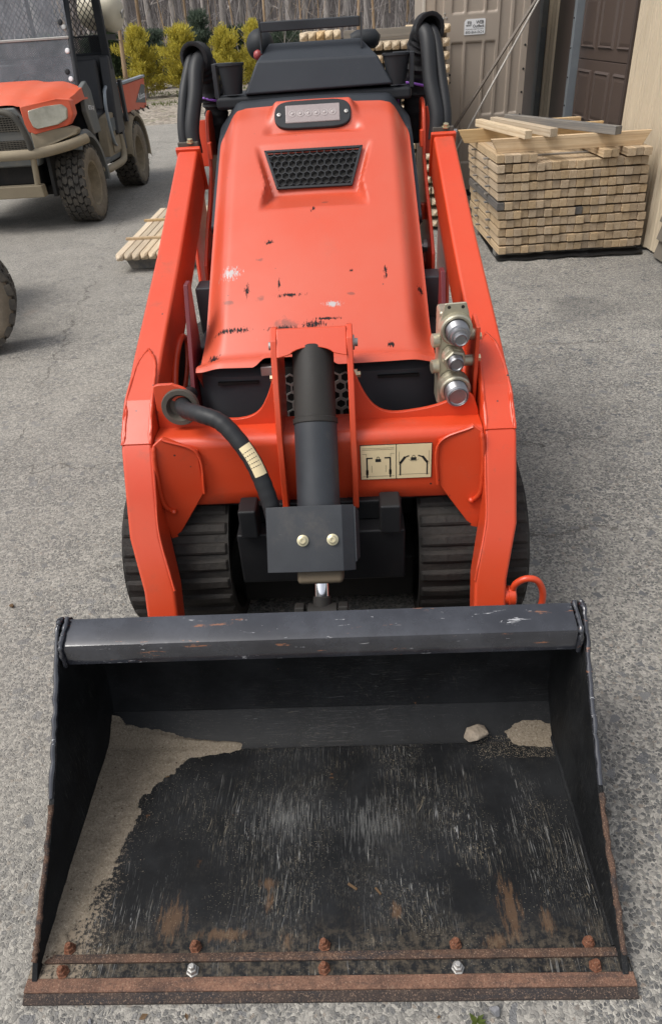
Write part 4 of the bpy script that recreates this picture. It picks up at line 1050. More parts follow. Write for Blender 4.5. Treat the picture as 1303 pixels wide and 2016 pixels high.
    tq = plate(.440, .012, arc_ + [(2.32, 1.0), (2.32, .55), (2.0, .55), (2.06, 1.05), (2.10, 1.10)])
    q = MB(); q.lathe([(0, 0), (.022, 0), (.022, .012), (.012, .012), (.012, .024), (0, .025)], (sx * .452, 2.16, 1.15), (sx, 0, 0), 6); q.build('bolt', M['silver'], tq, org=LO)
    q = MB(); q.prism([(sx * .366, 2.09, 1.10), (sx * .440, 2.09, 1.10), (sx * .440, 2.14, 1.235), (sx * .366, 2.14, 1.235)], (0, .012, .0)); q.build('tower_web', M['orange'], tp_, bevel=.003, org=LO)
    # hose pair looping over, with its fabric sleeve
    hh = 1.415 if sx < 0 else 1.452
    for d in (0, 1):
        xo_ = .428 - .030 * d - (0 if sx < 0 else 0.004)
        path = [(sx * (xo_ - .004), 2.02, 1.15), (sx * xo_, 2.035, 1.22), (sx * (xo_ - .012 - .006 * d), 2.075, 1.31), (sx * (xo_ - .026), 2.12, hh - .035 - .012 * (1 - d)), (sx * (xo_ - .040), 2.155, hh - .008), (sx * (xo_ - .052), 2.20, hh - .025), (sx * (xo_ - .062), 2.235, hh - .10), (sx * (xo_ - .066), 2.24, 1.24), (sx * (xo_ - .066), 2.24, 1.12)]
        b = MB(); b.tube(catmull(path, 7), .0165 if d == 0 else .0245, 14); b.build('hydraulic_hose', M['rubber'], loader, smooth=60)
    b = MB(); xo_ = .413
    sp = catmull([(sx * (xo_ - .034), 2.135, hh - .006), (sx * (xo_ - .044), 2.175, hh - .005), (sx * (xo_ - .056), 2.215, hh - .045), (sx * (xo_ - .064), 2.235, hh - .11), (sx * (xo_ - .069), 2.24, 1.28), (sx * (xo_ - .069), 2.242, 1.22), (sx * (xo_ - .069), 2.245, 1.12)], 8)
    rr = [.041 + .004 * math.sin(k * 1.9) + .003 * math.sin(k * 0.8 + 1) for k in range(len(sp))]; rr[0] = .036
    b.tube(sp, rr, 18, cap=False); slv = b.build('hose_sleeve', M['cloth'], loader, smooth=60); md = slv.modifiers.new('s', 'SOLIDIFY'); md.thickness = .004
    i = int(len(sp) * .62); p = sp[i]; rp = [p + Vector((math.cos(a) * .047, math.sin(a) * .047, .006 * math.sin(2 * a))) for a in [2 * math.pi * k / 20 for k in range(20)]]
    b = MB(); b.tube(rp, .0045, 6, closed=True); tail = [p + Vector((-sx * .052, -.015, 0)), p + Vector((-sx * .075, -.03, .004)), p + Vector((-sx * .10, -.03, -.012)), p + Vector((-sx * .12, -.02, -.01))]
    b.tube(catmull(tail, 4), .005, 6)
    if sx > 0: b.tube(catmull([p + Vector((-.055, -.02, 0)), p + Vector((-.066, -.03, -.04)), p + Vector((-.062, -.03, -.085))], 4), .006, 6); b.tube(catmull([p + Vector((-.058, -.02, .005)), p + Vector((-.062, -.03, .03)), p + Vector((-.05, -.03, .012))], 4), .005, 6)
    b.build('tie_strap', M['purple'], loader, smooth=60)

# ---- cross tube, saddle plates, cylinder bracket
b = MB(); rnd = [(.985, .452), (.974, .463), (.972, .50)] + [(.998 - .026 * math.cos(a), .626 + .026 * math.sin(a)) for a in [math.radians(d) for d in range(0, 91, 9)]] + [(1.05, .652), (1.08, .652), (1.095, .64), (1.095, .46), (1.085, .448), (1.0, .446)]
b.prism([(-.404, y, z) for y, z in rnd], (.808, 0, 0)); xt = b.build('cross_tube', M['orange'], loader, smooth=45)
def arcpts(pts, k=6): return [(p.x, p.z) for p in catmull([Vector((a, 0, b)) for a, b in pts], k)]
for sx in (-1, 1):
    top = arcpts([(.398, .766), (.385, .770), (.352, .770)] if sx < 0 else [(.404, .66), (.39, .70), (.372, .715)], 4)
    mid = arcpts([(.352, .770), (.318, .752), (.296, .705), (.262, .676), (.20, .668), (.152, .682), (.122, .722), (.092, .80)] if sx < 0 else [(.372, .715), (.345, .700), (.30, .682), (.25, .672), (.19, .668), (.150, .684), (.120, .725), (.090, .80)], 5)
    poly = [(.404, .64)] + top + mid + [(.088, .64)]
    b = MB(); b.prism([(sx * x, 1.045, z) for x, z in poly], (0, .012, 0)); b.build('saddle_plate', M['orange'], loader, bevel=.002)
    # bracket cheek
    ch = [(1.095, .885), (1.070, .893), (1.035, .872), (.988, .775), (.955, .66), (.938, .52), (.930, .462), (.945, .448), (1.0, .45), (1.10, .60), (1.18, .76), (1.17, .84)]
    b = MB(); b.prism([(sx * .082, y, z) for y, z in ch], (sx * .015, 0, 0)); b.build('bracket_cheek', M['orange'], loader, bevel=.003)
    b = MB(); b.lathe([(0, 0), (.014, 0), (.014, .010), (.008, .010), (.008, .018), (0, .018)], (sx * .095, 1.09, .755), (sx, 0, 0), 6); b.build('bolt', M['bolt'], loader)
    b = MB(); b.lathe([(0, 0), (.018, 0), (.018, .006), (.010, .006), (.010, .014), (0, .014)], (sx * .095, 1.10, .835), (sx, 0, 0), 16); b.build('pin_head', M['silver'], loader)
cap = [(-.083, .892), (.083, .892), (.083, .838), (.060, .842)] + [(.054 * math.cos(a), .838 + .018 * math.sin(a)) for a in [math.radians(d) for d in range(20, 161, 14)]] + [(-.060, .842), (-.083, .838)]
b = MB(); b.prism([(x, 1.012 + (z - .84) * .9, z) for x, z in cap], (0, .012, -.003)); b.build('bracket_cap', M['orange'], loader, bevel=.003)
b = MB(); b.cyl((-.083, 1.10, .835), (.083, 1.10, .835), .022, n=16); b.build('cylinder_pin', M['cylup'], loader, smooth=40)

# ---- tilt cylinder
A = Vector((0, 1.068, .832)); D = (Vector((0, .70, .318)) - A).normalized()
b = MB(); b.lathe([(.030, -.012), (.048, -.004), (.050, 0), (.050, .165), (.054, .167), (.054, .178), (.052, .180)], A, D, 32); cyl = b.build('tilt_cylinder', M['cylup'], loader, smooth=40)
b = MB(); b.lathe([(.0515, .170), (.0515, .475), (.0515, .477), (.0, .477)], A, D, 32); b.build('barrel', M['blacks'], cyl, smooth=40, org=LO)
side = Vector((1, 0, 0)); upn = D.cross(side); upn = -upn if upn.y > 0 else upn
def cf(d, x, h): return A + D * d + side * x + upn * h
b = MB()
gp = [(-.126, -.010), (-.052, .058), (.056, .058), (.086, .020), (.088, -.03)]
d0, d1 = .377, .530
prof0 = [cf(d0, x, h) for x, h in [(-.122, .048), (-.052, .064), (.056, .064), (.084, .040), (.084, .037), (.055, .061), (-.052, .061), (-.122, .045)]]
prof1 = [p + D * (d1 - d0) for p in prof0]
b.loft([prof0, prof1]); gpl = b.build('guard_plate', M['blacks'], loader, bevel=.003)
b = MB(); b.prism([cf(d0, -.122, .047), cf(d1, -.122, .047), cf(d1 - .012, -.128, -.02), cf(d0 + .008, -.128, -.02)], side * .003); b.build('side_flange', M['blacks'], gpl, org=LO)
b = MB(); b.prism([cf(d0 + .004, .084, .040), cf(d1 - .02, .084, .040), cf(d1 - .028, .092, .0), cf(d0 + .014, .092, .0)], side * .003); b.build('side_flange', M['blacks'], gpl, org=LO)
for x in (-.036, .033):
    b = MB(); b.lathe([(0, 0), (.0135, 0), (.0135, .003), (.0095, .004), (.0095, .010), (.007, .0115), (.004, .0115), (.0035, .009), (0, .009)], cf(.457, x, .064), upn, 18); b.build('bolt', M['bolt'], gpl, smooth=25, org=LO)
b = MB(); q = [cf(.47, x, h) for x, h in ((-.054, -.05), (.054, -.05), (.054, .046), (-.054, .046))]; b.loft([q, [p + D * .09 for p in q]]); b.build('gland', M['brownblock'], cyl, bevel=.01, org=LO)
b = MB(); b.cyl(A + D * .55, A + D * .64, .0185, n=24); b.build('rod', M['chrome'], cyl, smooth=40, org=LO)
b = MB(); b.lathe([(.0, .592), (.019, .592), (.022, .595), (.022, .620), (.026, .624), (.026, .675), (0, .675)], A, D, 20); e_ = A + D * .645; b.cyl(e_ - side * .034, e_ + side * .034, .036, n=20); b.build('rod_eye', M['cylup'], cyl, smooth=40, org=LO)
b = MB()
for x in (-.066, .038):
    b = MB(); b.prism([Vector((x, y, z)) for y, z in ((.672, .20), (.668, .31), (.69, .345), (.72, .335), (.74, .27), (.74, .20))], (.024, 0, 0)); b.build('clevis', M['cylup'], loader, bevel=.004)
b = MB(); b.box(-.42, .42, .668, .715, .06, .275); b.build('attachment_plate', M['blacks'], loader, bevel=.006)

# ---- auxiliary hose with grommet and tag
hp_ = catmull([(-.338, 1.16, .69), (-.338, 1.075, .712), (-.318, 1.005, .720), (-.268, .945, .735), (-.210, .912, .722), (-.152, .872, .655), (-.120, .842, .575), (-.106, .822, .50), (-.104, .815, .43)], 10)
b = MB(); b.tube(hp_, [.0205 + .0006 * math.sin(k * 2.1) for k in range(len(hp_))], 16); ah = b.build('auxiliary_hose', M['rubber'], loader, smooth=60)
t_ = hp_[47:57]
rows = []
for k in range(len(t_) - 1):
    dd = (t_[k + 1] - t_[k]).normalized(); n_ = Vector((.25, -.70, .62)); n_ = (n_ - dd * n_.dot(dd)).normalized(); w_ = n_.cross(dd)
    rows.append([t_[k] + (n_ * math.cos(a) + w_ * math.sin(a)) * .0218 for a in [-.75 + 1.5 * j / 8 for j in range(9)]])
b = MB(); b.grid(rows); b.build('hose_tag', M['cream'], ah, smooth=60, org=LO)
for k in range(4):
    q = t_[2 + 2 * k if k < 4 else 8]; 
b = MB()
for k in range(5):
    p = t_[1 + k].lerp(t_[2 + k], .5); dd = (t_[2 + k] - t_[1 + k]).normalized(); n_ = (Vector((.15, -.75, .62)) - dd * Vector((.15, -.75, .62)).dot(dd)).normalized(); w_ = n_.cross(dd)
    for j in range(-2, 3):
        a_ = .25 * j; c_ = p + (n_ * math.cos(a_) + w_ * math.sin(a_)) * .0222; b.box(-.0018, .0018, -.0009, .0009, 0, .0004, frame(c_, w_, dd))
o = b.build('tag_print', M['ink'], ah, org=LO)
b = MB(); c_ = Vector((-.338, 1.040, .712)); b.lathe([(.026, -.004), (.034, .010), (.045, .010), (.047, .004), (.047, -.006), (.026, -.006)], c_, (.05, -1, .12), 28); b.build('grommet', M['rubberd'], loader, smooth=40)

# ---- hydraulic couplers at the right arm
X = .335
b = MB(); b.box(X - .030, X + .030, 1.10, 1.165, .655, .90); blk = b.build('coupler_block', M['zinc'], loader, bevel=.008)
ax = Vector((0.06, -1, -.08)).normalized()
def coupler(z, big, thread, plate_=False):
    o_ = Vector((X + (.006 if plate_ else .010 if big > .03 else .006), 1.10, z))
    b = MB(); b.lathe([(big * 1.02, 0), (big * 1.05, .012), (big * .96, .022)], o_, ax, 24); c_ = b.build('coupler_body', M['zinc'], blk, smooth=35, org=LO)
    b = MB(); b.lathe([(big, .016), (big, .032), (big * .93, .036)], o_, ax, 6 if not plate_ else 28); b.build('coupler_nut', M['silver'], c_.parent, org=LO) if False else None
    b2 = MB(); b2.lathe([(big * 1.0, .018), (big * 1.0, .034), (big * .92, .037), (big * .80, .037), (big * .80, .030), (0, .030)], o_, ax, 6 if big < .03 else 28); b2.build('coupler_nut', M['zinc'], blk, smooth=30, org=LO)
    pr_ = [(thread, .030)]
    nthr = 7 if big > .03 else 4
    for k in range(nthr): pr_ += [(thread, .034 + .0045 * k), (thread * .955, .0362 + .0045 * k)]
    h_ = .034 + .0045 * nthr
    if plate_: pr_ += [(thread * .80, h_), (thread * .78, h_ + .012), (thread * .62, h_ + .013), (thread * .60, h_ + .022), (thread * .5, h_ + .024), (thread * .42, h_ + .022), (0, h_ + .022)]
    else: pr_ += [(thread * .97, h_), (thread * .85, h_ + .003), (thread * .80, h_ + .001), (thread * .74, h_ + .003), (thread * .66, h_ + .001), (0, h_ + .001)]
    b3 = MB(); b3.lathe(pr_, o_, ax, 28); b3.build('coupler_tip', M['zincs'], blk, smooth=25, org=LO)
coupler(.868, .0385, .0275, True); coupler(.790, .0275, .019); coupler(.713, .0385, .029)
b = MB(); pl = [(-.030, .028), (-.024, .054), (.026, .056), (.034, .028), (.038, -.01), (-.036, -.01)]
b.prism([Vector((X + .004 + x, 1.078, .872 + z)) for x, z in pl], (0, .006, 0)); b.build('coupler_plate', M['zinc'], blk, bevel=.003, org=LO)
for x in (-.014, .018):
    b = MB(); b.cyl((X + .004 + x, 1.0775, .917), (X + .004 + x, 1.0785, .917), .0042, n=10); b.build('hole', M['dark'], blk, org=LO)
for z in (.826, .758):
    b = MB(); b.lathe([(.0, 0), (.017, 0), (.017, .016), (.012, .018), (0, .016)], (X - .028, 1.11, z), (-1, -.15, 0), 18); b.build('port_plug', M['zinc'], blk, smooth=35, org=LO)
    b = MB(); b.cyl((X + .026, 1.115, z + .01), (X + .062, 1.115, z + .01), .014, n=14); b.build('port_fitting', M['zinc'], blk, smooth=35, org=LO)
b = MB(); b.prism([(.392, 1.08, .65), (.392, 1.08, .865), (.392, 1.15, .875), (.392, 1.20, .80), (.392, 1.2, .65)], (.010, 0, 0)); b.build('coupler_bracket', M['orange'], loader, bevel=.003)
for z, y in ((.835, 1.09), (.782, 1.085)):
    b = MB(); b.lathe([(0, 0), (.0095, 0), (.0095, .007), (0, .008)], (.402, y + .01, z), (1, -.1, .1), 6); b.build('bolt', M['bolt'], loader)

# ---- two-panel warning label on the cross tube
b = MB(); b.box(.104, .282, .9695, .9712, .519, .619); lab = b.build('warning_label', M['ink'], loader)
def lpanel(x0, x1):
    q = MB(); q.box(x0, x1, .9688, .9699, .5205, .6175); q.build('label_panel', M['cream'], lab, org=LO)
lpanel(.1055, .1925); lpanel(.1945, .2805)
ink = MB()
def bar(pts, w):
    for (x0, z0), (x1, z1) in zip(pts, pts[1:]):
        a_ = Vector((x0, .9684, z0)); c_ = Vector((x1, .9684, z1)); d_ = (c_ - a_).normalized(); n_ = d_.cross(Vector((0, 1, 0))) * w / 2
        ink.prism([a_ - n_ - d_ * w * .3, c_ - n_ + d_ * w * .3, c_ + n_ + d_ * w * .3, a_ + n_ - d_ * w * .3], (0, .0003, 0))
def lock(x, z):
    bar([(x - .0045, z + .002), (x + .0045, z + .002)], .0085)
    bar([(x - .003, z + .006), (x - .003, z + .010), (x - .001, z + .012), (x + .001, z + .012), (x + .003, z + .010), (x + .003, z + .006)], .0013)
lx0 = .1055
bar([(lx0 + .015, .526), (lx0 + .015, .582), (lx0 + .028, .582)], .0038); bar([(lx0 + .015, .536), (lx0 + .015, .546)], .0062)
bar([(lx0 + .073, .526), (lx0 + .073, .582), (lx0 + .060, .582)], .0038); bar([(lx0 + .073, .536), (lx0 + .073, .546)], .0062)
lock(lx0 + .043, .573)
for x in (.027, .062): bar([(lx0 + x, .560), (lx0 + x, .541)], .0007)
for z in (.529, .606, .610): bar([(lx0 + .004, z), (lx0 + .083, z)], .0006)
bar([(lx0 + .004, .594), (lx0 + .014, .594), (lx0 + .014, .586)], .0006); bar([(lx0 + .083, .594), (lx0 + .074, .594), (lx0 + .074, .586)], .0006)
lx1 = .1945
bar([(lx1 + .009, .530), (lx1 + .009, .568)], .0034); bar([(lx1 + .010, .566), (lx1 + .020, .581)], .0062); bar([(lx1 + .020, .581), (lx1 + .030, .585)], .0034)
bar([(lx1 + .076, .530), (lx1 + .076, .568)], .0034); bar([(lx1 + .075, .566), (lx1 + .065, .581)], .0062); bar([(lx1 + .065, .581), (lx1 + .054, .585)], .0034)
lock(lx1 + .042, .574)
for z in (.532,): bar([(lx1 + .004, z), (lx1 + .082, z)], .0006)
bar([(lx1 + .006, .56), (lx1 + .006, .598)], .0006); bar([(lx1 + .080, .56), (lx1 + .080, .598)], .0006); bar([(lx1 + .03, .575), (lx1 + .036, .570), (lx1 + .048, .570), (lx1 + .054, .575)], .0006)
ink.build('label_print', M['ink'], lab, org=LO, normals=True)

# ---- pin handle ring at the lower right arm
b = MB(); b.lathe([(0, 0), (.022, 0), (.022, .010), (.026, .011), (.026, .026), (.020, .030), (0, .030)], (.452, .80, .262), (1, 0, 0), 20); pin = b.build('attachment_pin', M['orange'], loader, smooth=40)
b = MB(); b.tube(catmull([(.472, .80, .275), (.478, .795, .305), (.50, .79, .325), (.528, .79, .318), (.545, .79, .285), (.548, .79, .245), (.540, .79, .205)], 7), .0085, 12); b.build('pin_handle', M['orange'], pin, smooth=60, org=LO)
# ------------------------------------------------------------------ the bucket (moves with the loader)
BW = .545
bm_ = MB()
fl = [(.070, .017), (.30, .016), (.545, .017), (.575, .020), (.600, .032), (.628, .062), (.640, .085)]
b = MB(); pr0 = fl; pr1 = [(y + .003, z - .008) for y, z in fl[::-1]]
b.prism([(-BW, y, z) for y, z in fl[:3] + pr1[-3:]], (2 * BW, 0, 0))
bucket = b.build('bucket', M['bfloor'], loader); bucket['label'] = 'scratched black bucket with rusty cutting edge'
lo_ = [(.5455, .0172), (.556, .0205), (.580, .034), (.622, .072)]
b = MB(); b.prism([(-BW, y, z) for y, z in lo_ + [(y + .008, z - .004) for y, z in lo_[::-1]]], (2 * BW, 0, 0)); b.build('heel_plate', M['heel'], bucket, smooth=40, org=LO)
up_ = [(.6225, .0725), (.640, .10), (.652, .16), (.650, .25), (.628, .33), (.575, .425), (.548, .452)]
b = MB(); b.prism([(-BW, y, z) for y, z in up_ + [(y + .008, z - .002) for y, z in up_[::-1]]], (2 * BW, 0, 0)); b.build('back_plate', M['bback'], bucket, smooth=25, org=LO)
# folded top bar
b = MB(); tb = [(.486, .390), (.4855, .430), (.490, .440), (.500, .4445), (.545, .4545), (.556, .4545), (.556, .447), (.502, .437), (.494, .430), (.492, .390)]
b.prism([(-.532, y, z) for y, z in tb], (1.062, 0, 0)); b.build('top_bar', M['gloss'], bucket, smooth=35, org=LO)
# side plates: front edge runs from the bar to the cutting edge, slightly hollow
sp_ = [(.556, .456), (.522, .444), (.40, .318), (.26, .185), (.13, .093), (.055, .043), (.030, .018), (.04, .004), (.56, .004), (.61, .03), (.655, .10), (.665, .20), (.650, .30), (.59, .43)]
for sx in (-1, 1):
    b = MB(); b.prism([(sx * BW, y, z) for y, z in sp_], (sx * .011, 0, 0)); sd = b.build('side_plate', M['bside'], bucket, bevel=.0015, org=LO)
    line = catmull([Vector((sx * (BW + .006), y - .001, z + .002)) for y, z in sp_[:6]], 14)
    up = [p for p in line if p.z > .205]; dn = [p for p in line if p.z <= .212]
    for rows_, mt, rr in ((up, 'gloss', .0062), (dn, 'rustd', .0058)):
        rg = random.Random(12 + sx)
        b = MB(); b.tube([p + Vector((rg.uniform(-.0015, .0015), 0, rg.uniform(-.002, .002))) for p in rows_], [rr * rg.uniform(.75, 1.15) for _ in rows_], 8); b.build('edge_strip', M[mt], sd, smooth=50, org=LO)
    # weld at the corner with the bar
    b = MB(); rg = random.Random(4 + sx); wl_ = [Vector((sx * .535, y, z)) for y, z in ((.483, .388), (.482, .43), (.492, .446), (.52, .454), (.553, .462))]
    b.tube(jitter(catmull(wl_, 5), .0008, 5 + sx), [rg.uniform(.0035, .0062) for _ in range(21)], 8); b.build('weld_bead', M['gloss'], sd, smooth=60, org=LO)
    rg = random.Random(40 + sx); b = MB(); b.tube([Vector((sx * (BW - .001 + rg.uniform(-.001, .001)), .08 + .485 * k / 40, .0175)) for k in range(41)], [rg.uniform(.004, .0068) for k in range(41)], 7); b.build('corner_weld', M['bside'], sd, smooth=60, org=LO)
# cutting edge: base plate, rusty lip, wear strip
b = MB(); ce = [(.0125, .0), (.0125, .0165), (.014, .0172), (.036, .0185), (.036, .002)]
b.prism([(-.566, y, z) for y, z in ce], (1.132, 0, 0)); cut = b.build('cutting_edge', M['rust'], bucket, bevel=.0015, org=LO)
b = MB(); b.prism([(-.5655, y, z) for y, z in ((-.003, .0), (-.003, .005), (.0, .007), (.0122, .0145), (.0122, .0))], (1.131, 0, 0)); b.build('worn_face', M['wornedge'], cut, bevel=.001, org=LO)
b = MB(); b.box(-.566, .566, .036, .061, .003, .0178); b.build('wear_strip', M['bfloor'], cut, bevel=.001, org=LO)
b = MB(); b.prism([(-.556, y, z) for y, z in ((.0612, .003), (.0612, .0215), (.066, .0235), (.076, .0215), (.078, .003))], (1.112, 0, 0)); b.build('weld_strip', M['rustd'], cut, smooth=40, org=LO)
bolt0 = None
for k, (x, y) in enumerate([(-.5, .087), (-.252, .087), (-.002, .087), (.248, .086), (.498, .085), (-.5, .046), (-.251, .046), (-.002, .046), (.247, .045), (.499, .045)]):
    b = MB(); z = .018; an = .3 * k
    b.lathe([(.0155, 0), (.0155, .003), (.0145, .004)], (0, 0, 0), (0, 0, 1), 20)
    mt = M['silver'] if k in (6, 8) else M['rustbolt']
    o = MB(); o.lathe([(0, 0), (.0142, 0), (.0136, .003), (.0112, .003), (.0110, .012), (.0098, .014), (.0070, .014), (.0068, .022), (.0055, .0235), (0, .0235)], (0, 0, 0), (0, 0, 1), 6)
    ob = o.build('bolt', mt, cut, org=(0, 0, 0), bevel=.0008); ob.location = Vector((x, y, z)) - LO; ob.rotation_euler = (.05 * math.sin(k * 2.3), .06 * math.cos(k * 1.7), an); ob.scale = (.9, .9, .92 + .1 * math.sin(k * 1.3))
    if k in (6, 8): ob['label'] = 'bright unrusted bolt'

# ---- sand lying in the corners of the bucket
def sand_patch(name, x0, x1, y0, y1, fn, label, step=.003):
    b = MB(); nx = int((x1 - x0) / step); ny = int((y1 - y0) / step); idx = {}
    H = [[fn(x0 + i * step, y0 + j * step) for i in range(nx + 1)] for j in range(ny + 1)]
    for j in range(ny):
        for i in range(nx):
            if max(H[j][i], H[j][i + 1], H[j + 1][i], H[j + 1][i + 1]) <= 0: continue
            f = []
            for a, c in ((i, j), (i + 1, j), (i + 1, j + 1), (i, j + 1)):
                if (a, c) not in idx:
                    x, y = x0 + a * step, y0 + c * step; h = H[c][a]
                    base = float(np.interp(y, [.5455, .556, .580, .622], [.0168, .0203, .0338, .0718]))
                    idx[(a, c)] = len(b.v); b.v.append((x, y, base + max(-.004, h)))
                f.append(idx[(a, c)])
            b.f.append(tuple(f))
    # loose grains strewn past the edge
    rg = random.Random(int(x0 * 1000) + 5); k = 0
    while k < 1500:
        x = rg.uniform(x0, x1 + .05); y = rg.uniform(y0, min(y1, .56)); h = fn(x, y)
        if h > .002 or h < -.0099 * (.2 + .8 * rg.random()): k += 1; continue
        s_ = rg.uniform(.0006, .0017); base = float(np.interp(y, [.5455, .556, .580, .622], [.0168, .0203, .0338, .0718])); a = rg.uniform(0, 6.28)
        b.add([(x + s_ * math.cos(a + q), y + s_ * math.sin(a + q), base - .0003) for q in (0, 2.1, 4.2)] + [(x, y, base + s_ * 1.1)], [(0, 1, 3), (1, 2, 3), (2, 0, 3)]); k += 1
    o = b.build(name, M['sand'], org=(0, 0, 0), smooth=80, normals=False)
    return tag(o, label, 'sand', kind='stuff')
def N3(x, y, s): return mnoise.noise(Vector((x * s, y * s, 1.7)))
def lim_left(y):
    P = [(.06, -.537), (.09, -.522), (.126, -.502), (.20, -.478), (.318, -.447), (.40, -.425), (.431, -.412), (.48, -.375), (.52, -.335), (.54, -.22), (.557, -.20), (.57, -.33), (.60, -.50), (.62, -.54)]
    for (a, u_), (c, v_) in zip(P, P[1:]):
        if a <= y <= c: return u_ + (v_ - u_) * (y - a) / (c - a)
    return -.6
def f_left(x, y):
    d = lim_left(y) - x + .026 * N3(x, y, 20) + .014 * N3(x, y, 60) + .008 * N3(x, y, 150)
    return min(.010, max(-.01, d * .12)) + (.0025 * (N3(x, y, 18) + .5 * N3(x, y, 60)) + (.010 * max(0, 1 - (x + .545) / .05)) if d > 0 else 0)
sand_patch('sand', -.5445, -.17, .06, .615, f_left, 'long drift of tan sand along the left side inside the bucket')
def f_right(x, y):
    d = .062 - math.hypot((x - .50) * .8, (y - .560) * 2.0) + .012 * N3(x, y, 25) + .006 * N3(x, y, 80)
    return min(.0028, max(-.01, d * .06)) + (.0012 * N3(x, y, 40) if d > 0 else 0)
sand_patch('sand', .36, .5445, .50, .612, f_right, 'small patch of tan sand in the rear right corner of the bucket')
# stone
def stone(name, loc, r, seed, mat, label, cat, group=None, sq=(1, .85, .75), cuts=15):
    rg = random.Random(seed); b_ = bmesh.new(); bmesh.ops.create_icosphere(b_, subdivisions=3, radius=1)
    pl = [(Vector((rg.gauss(0, 1), rg.gauss(0, 1), rg.gauss(0, 1))).normalized(), rg.uniform(.50, .82)) for _ in range(cuts)]
    for v in b_.verts:
        for n_, d_ in pl:
            e = v.co.dot(n_) - d_
            if e > 0: v.co -= n_ * e
        v.co *= 1 + .05 * mnoise.noise(v.co * 3 + Vector((seed, 0, 0)))
        v.co = Vector((v.co.x * sq[0], v.co.y * sq[1], v.co.z * sq[2])) * r
    zmin = min(v.co.z for v in b_.verts)
    for v in b_.verts: v.co.z -= zmin
    me = bpy.data.meshes.new(name); b_.to_mesh(me); b_.free(); me.materials.append(mat)
    for p in me.polygons: p.use_smooth = True
    me.set_sharp_from_angle(angle=math.radians(16))
    o = bpy.data.objects.new(name, me); o.location = loc; o.rotation_euler.z = rg.uniform(0, 6); COL.objects.link(o)
    return tag(o, label, cat, group)
def hull_rock(name, loc, r, seed, mat, label, cat):
    rg = random.Random(seed); b_ = bmesh.new()
    for k in range(17):
        v = Vector((rg.gauss(0, 1), rg.gauss(0, 1), rg.gauss(0, 1))).normalized() * rg.uniform(.82, 1.05)
        b_.verts.new((v.x * r * 1.05, v.y * r * .85, v.z * r * .92))
    res = bmesh.ops.convex_hull(b_, input=b_.verts); bmesh.ops.delete(b_, geom=[e for e in res['geom_interior'] if isinstance(e, bmesh.types.BMVert)], context='VERTS')
    bmesh.ops.bevel(b_, geom=b_.edges[:], offset=r * .05, segments=1, affect='EDGES'); bmesh.ops.triangulate(b_, faces=b_.faces)
    zmin = min(v.co.z for v in b_.verts)
    for v in b_.verts: v.co.z -= zmin
    me = bpy.data.meshes.new(name); b_.to_mesh(me); b_.free(); me.materials.append(mat)
    o = bpy.data.objects.new(name, me); o.location = loc; COL.objects.link(o); return tag(o, label, cat)
hull_rock('rock', (.358, .553, .019), .031, 11, M['rock'], 'pale brown angular rock lying at the back of the bucket', 'rock')
stone('pebble', (.305, -.022, 0), .014, 3, M['pebble'], 'grey pebble beside the weed in front of the cutting edge', 'pebble', None, (.8, 1, .8))
for k, (x, y, r_, w) in enumerate([(-1.02, 1.12, .010, 'dark brown clod on the asphalt left of the left lift arm'), (.86, .42, .006, 'tiny dark pebble on the asphalt right of the bucket'), (1.0, 1.35, .008, 'small pebble on the asphalt right of the right track'), (-.43, -.03, .006, 'tiny pebble on the asphalt below the left end of the cutting edge')]):
    stone('pebble', (x, y, 0), r_, 30 + k, M['leafdead'] if k == 0 else M['pebble'], w, 'pebble')
# weed and dead leaf bits at the bottom edge
wd = thing('weed', (.270, -.035, 0), 'tiny green weed sprouting in front of the cutting edge', 'plant')
b = MB(); rg = random.Random(2)
for k in range(14):
    a = rg.uniform(0, 6.28); l = rg.uniform(.008, .018); d = Vector((math.cos(a), math.sin(a), rg.uniform(.25, .7))); s = Vector((-math.sin(a), math.cos(a), 0)) * .0035
    b.add([Vector((0, 0, 0)), d * l * .5 + s, d * l, d * l * .5 - s], [(0, 1, 2, 3)])
b.build('leaf', M['weed'], wd, org=(0, 0, 0), normals=False)
b = MB(); b.tube([(0, 0, -.003), (.003, .002, .02)], [.0014, .0007], 5); b.build('stem', M['weed'], wd, org=(0, 0, 0))
for k, (x, y, s, a, lb_) in enumerate([(-.34, -.028, .018, .5, 'dry leaf scrap below the cutting edge left of centre'), (-.25, -.03, .013, 2.0, 'dry leaf scrap below the second bolt from the left'), (-.385, .28, .011, 1.0, None), (.20, -.03, .008, .3, 'dry leaf scrap beside the weed')]):
    if lb_ is None: continue
    b = MB(); q = [(0, 0, .002), (s * .5, s * .25, .006), (s, 0, .003), (s * .5, -s * .28, .002)]; b.add(q, [(0, 1, 2, 3)]); o = b.build('dead_leaf', M['leafdead'], org=(0, 0, 0), normals=False); o.location = (x, y, .002); o.rotation_euler.z = a; tag(o, lb_, 'leaf')
# wood chips on the bucket floor
for k, (x, y, s, a, lb_) in enumerate([(.053, .20, .022, -.6, 'orange-brown wood chip near the middle of the bucket floor'), (.105, .19, .018, -.9, 'thin wood chip right of the middle of the bucket floor'), (-.385, .47, .010, .3, 'small chip at the edge of the sand drift')]):
    b = MB(); b.box(-s / 2, s / 2, -s * .12, s * .12, 0, .0025); o = b.build('wood_chip', M['leafdead'], org=(0, 0, 0), bevel=.0008); o.location = (x, y, .0172); o.rotation_euler.z = a; tag(o, lb_, 'wood chip')
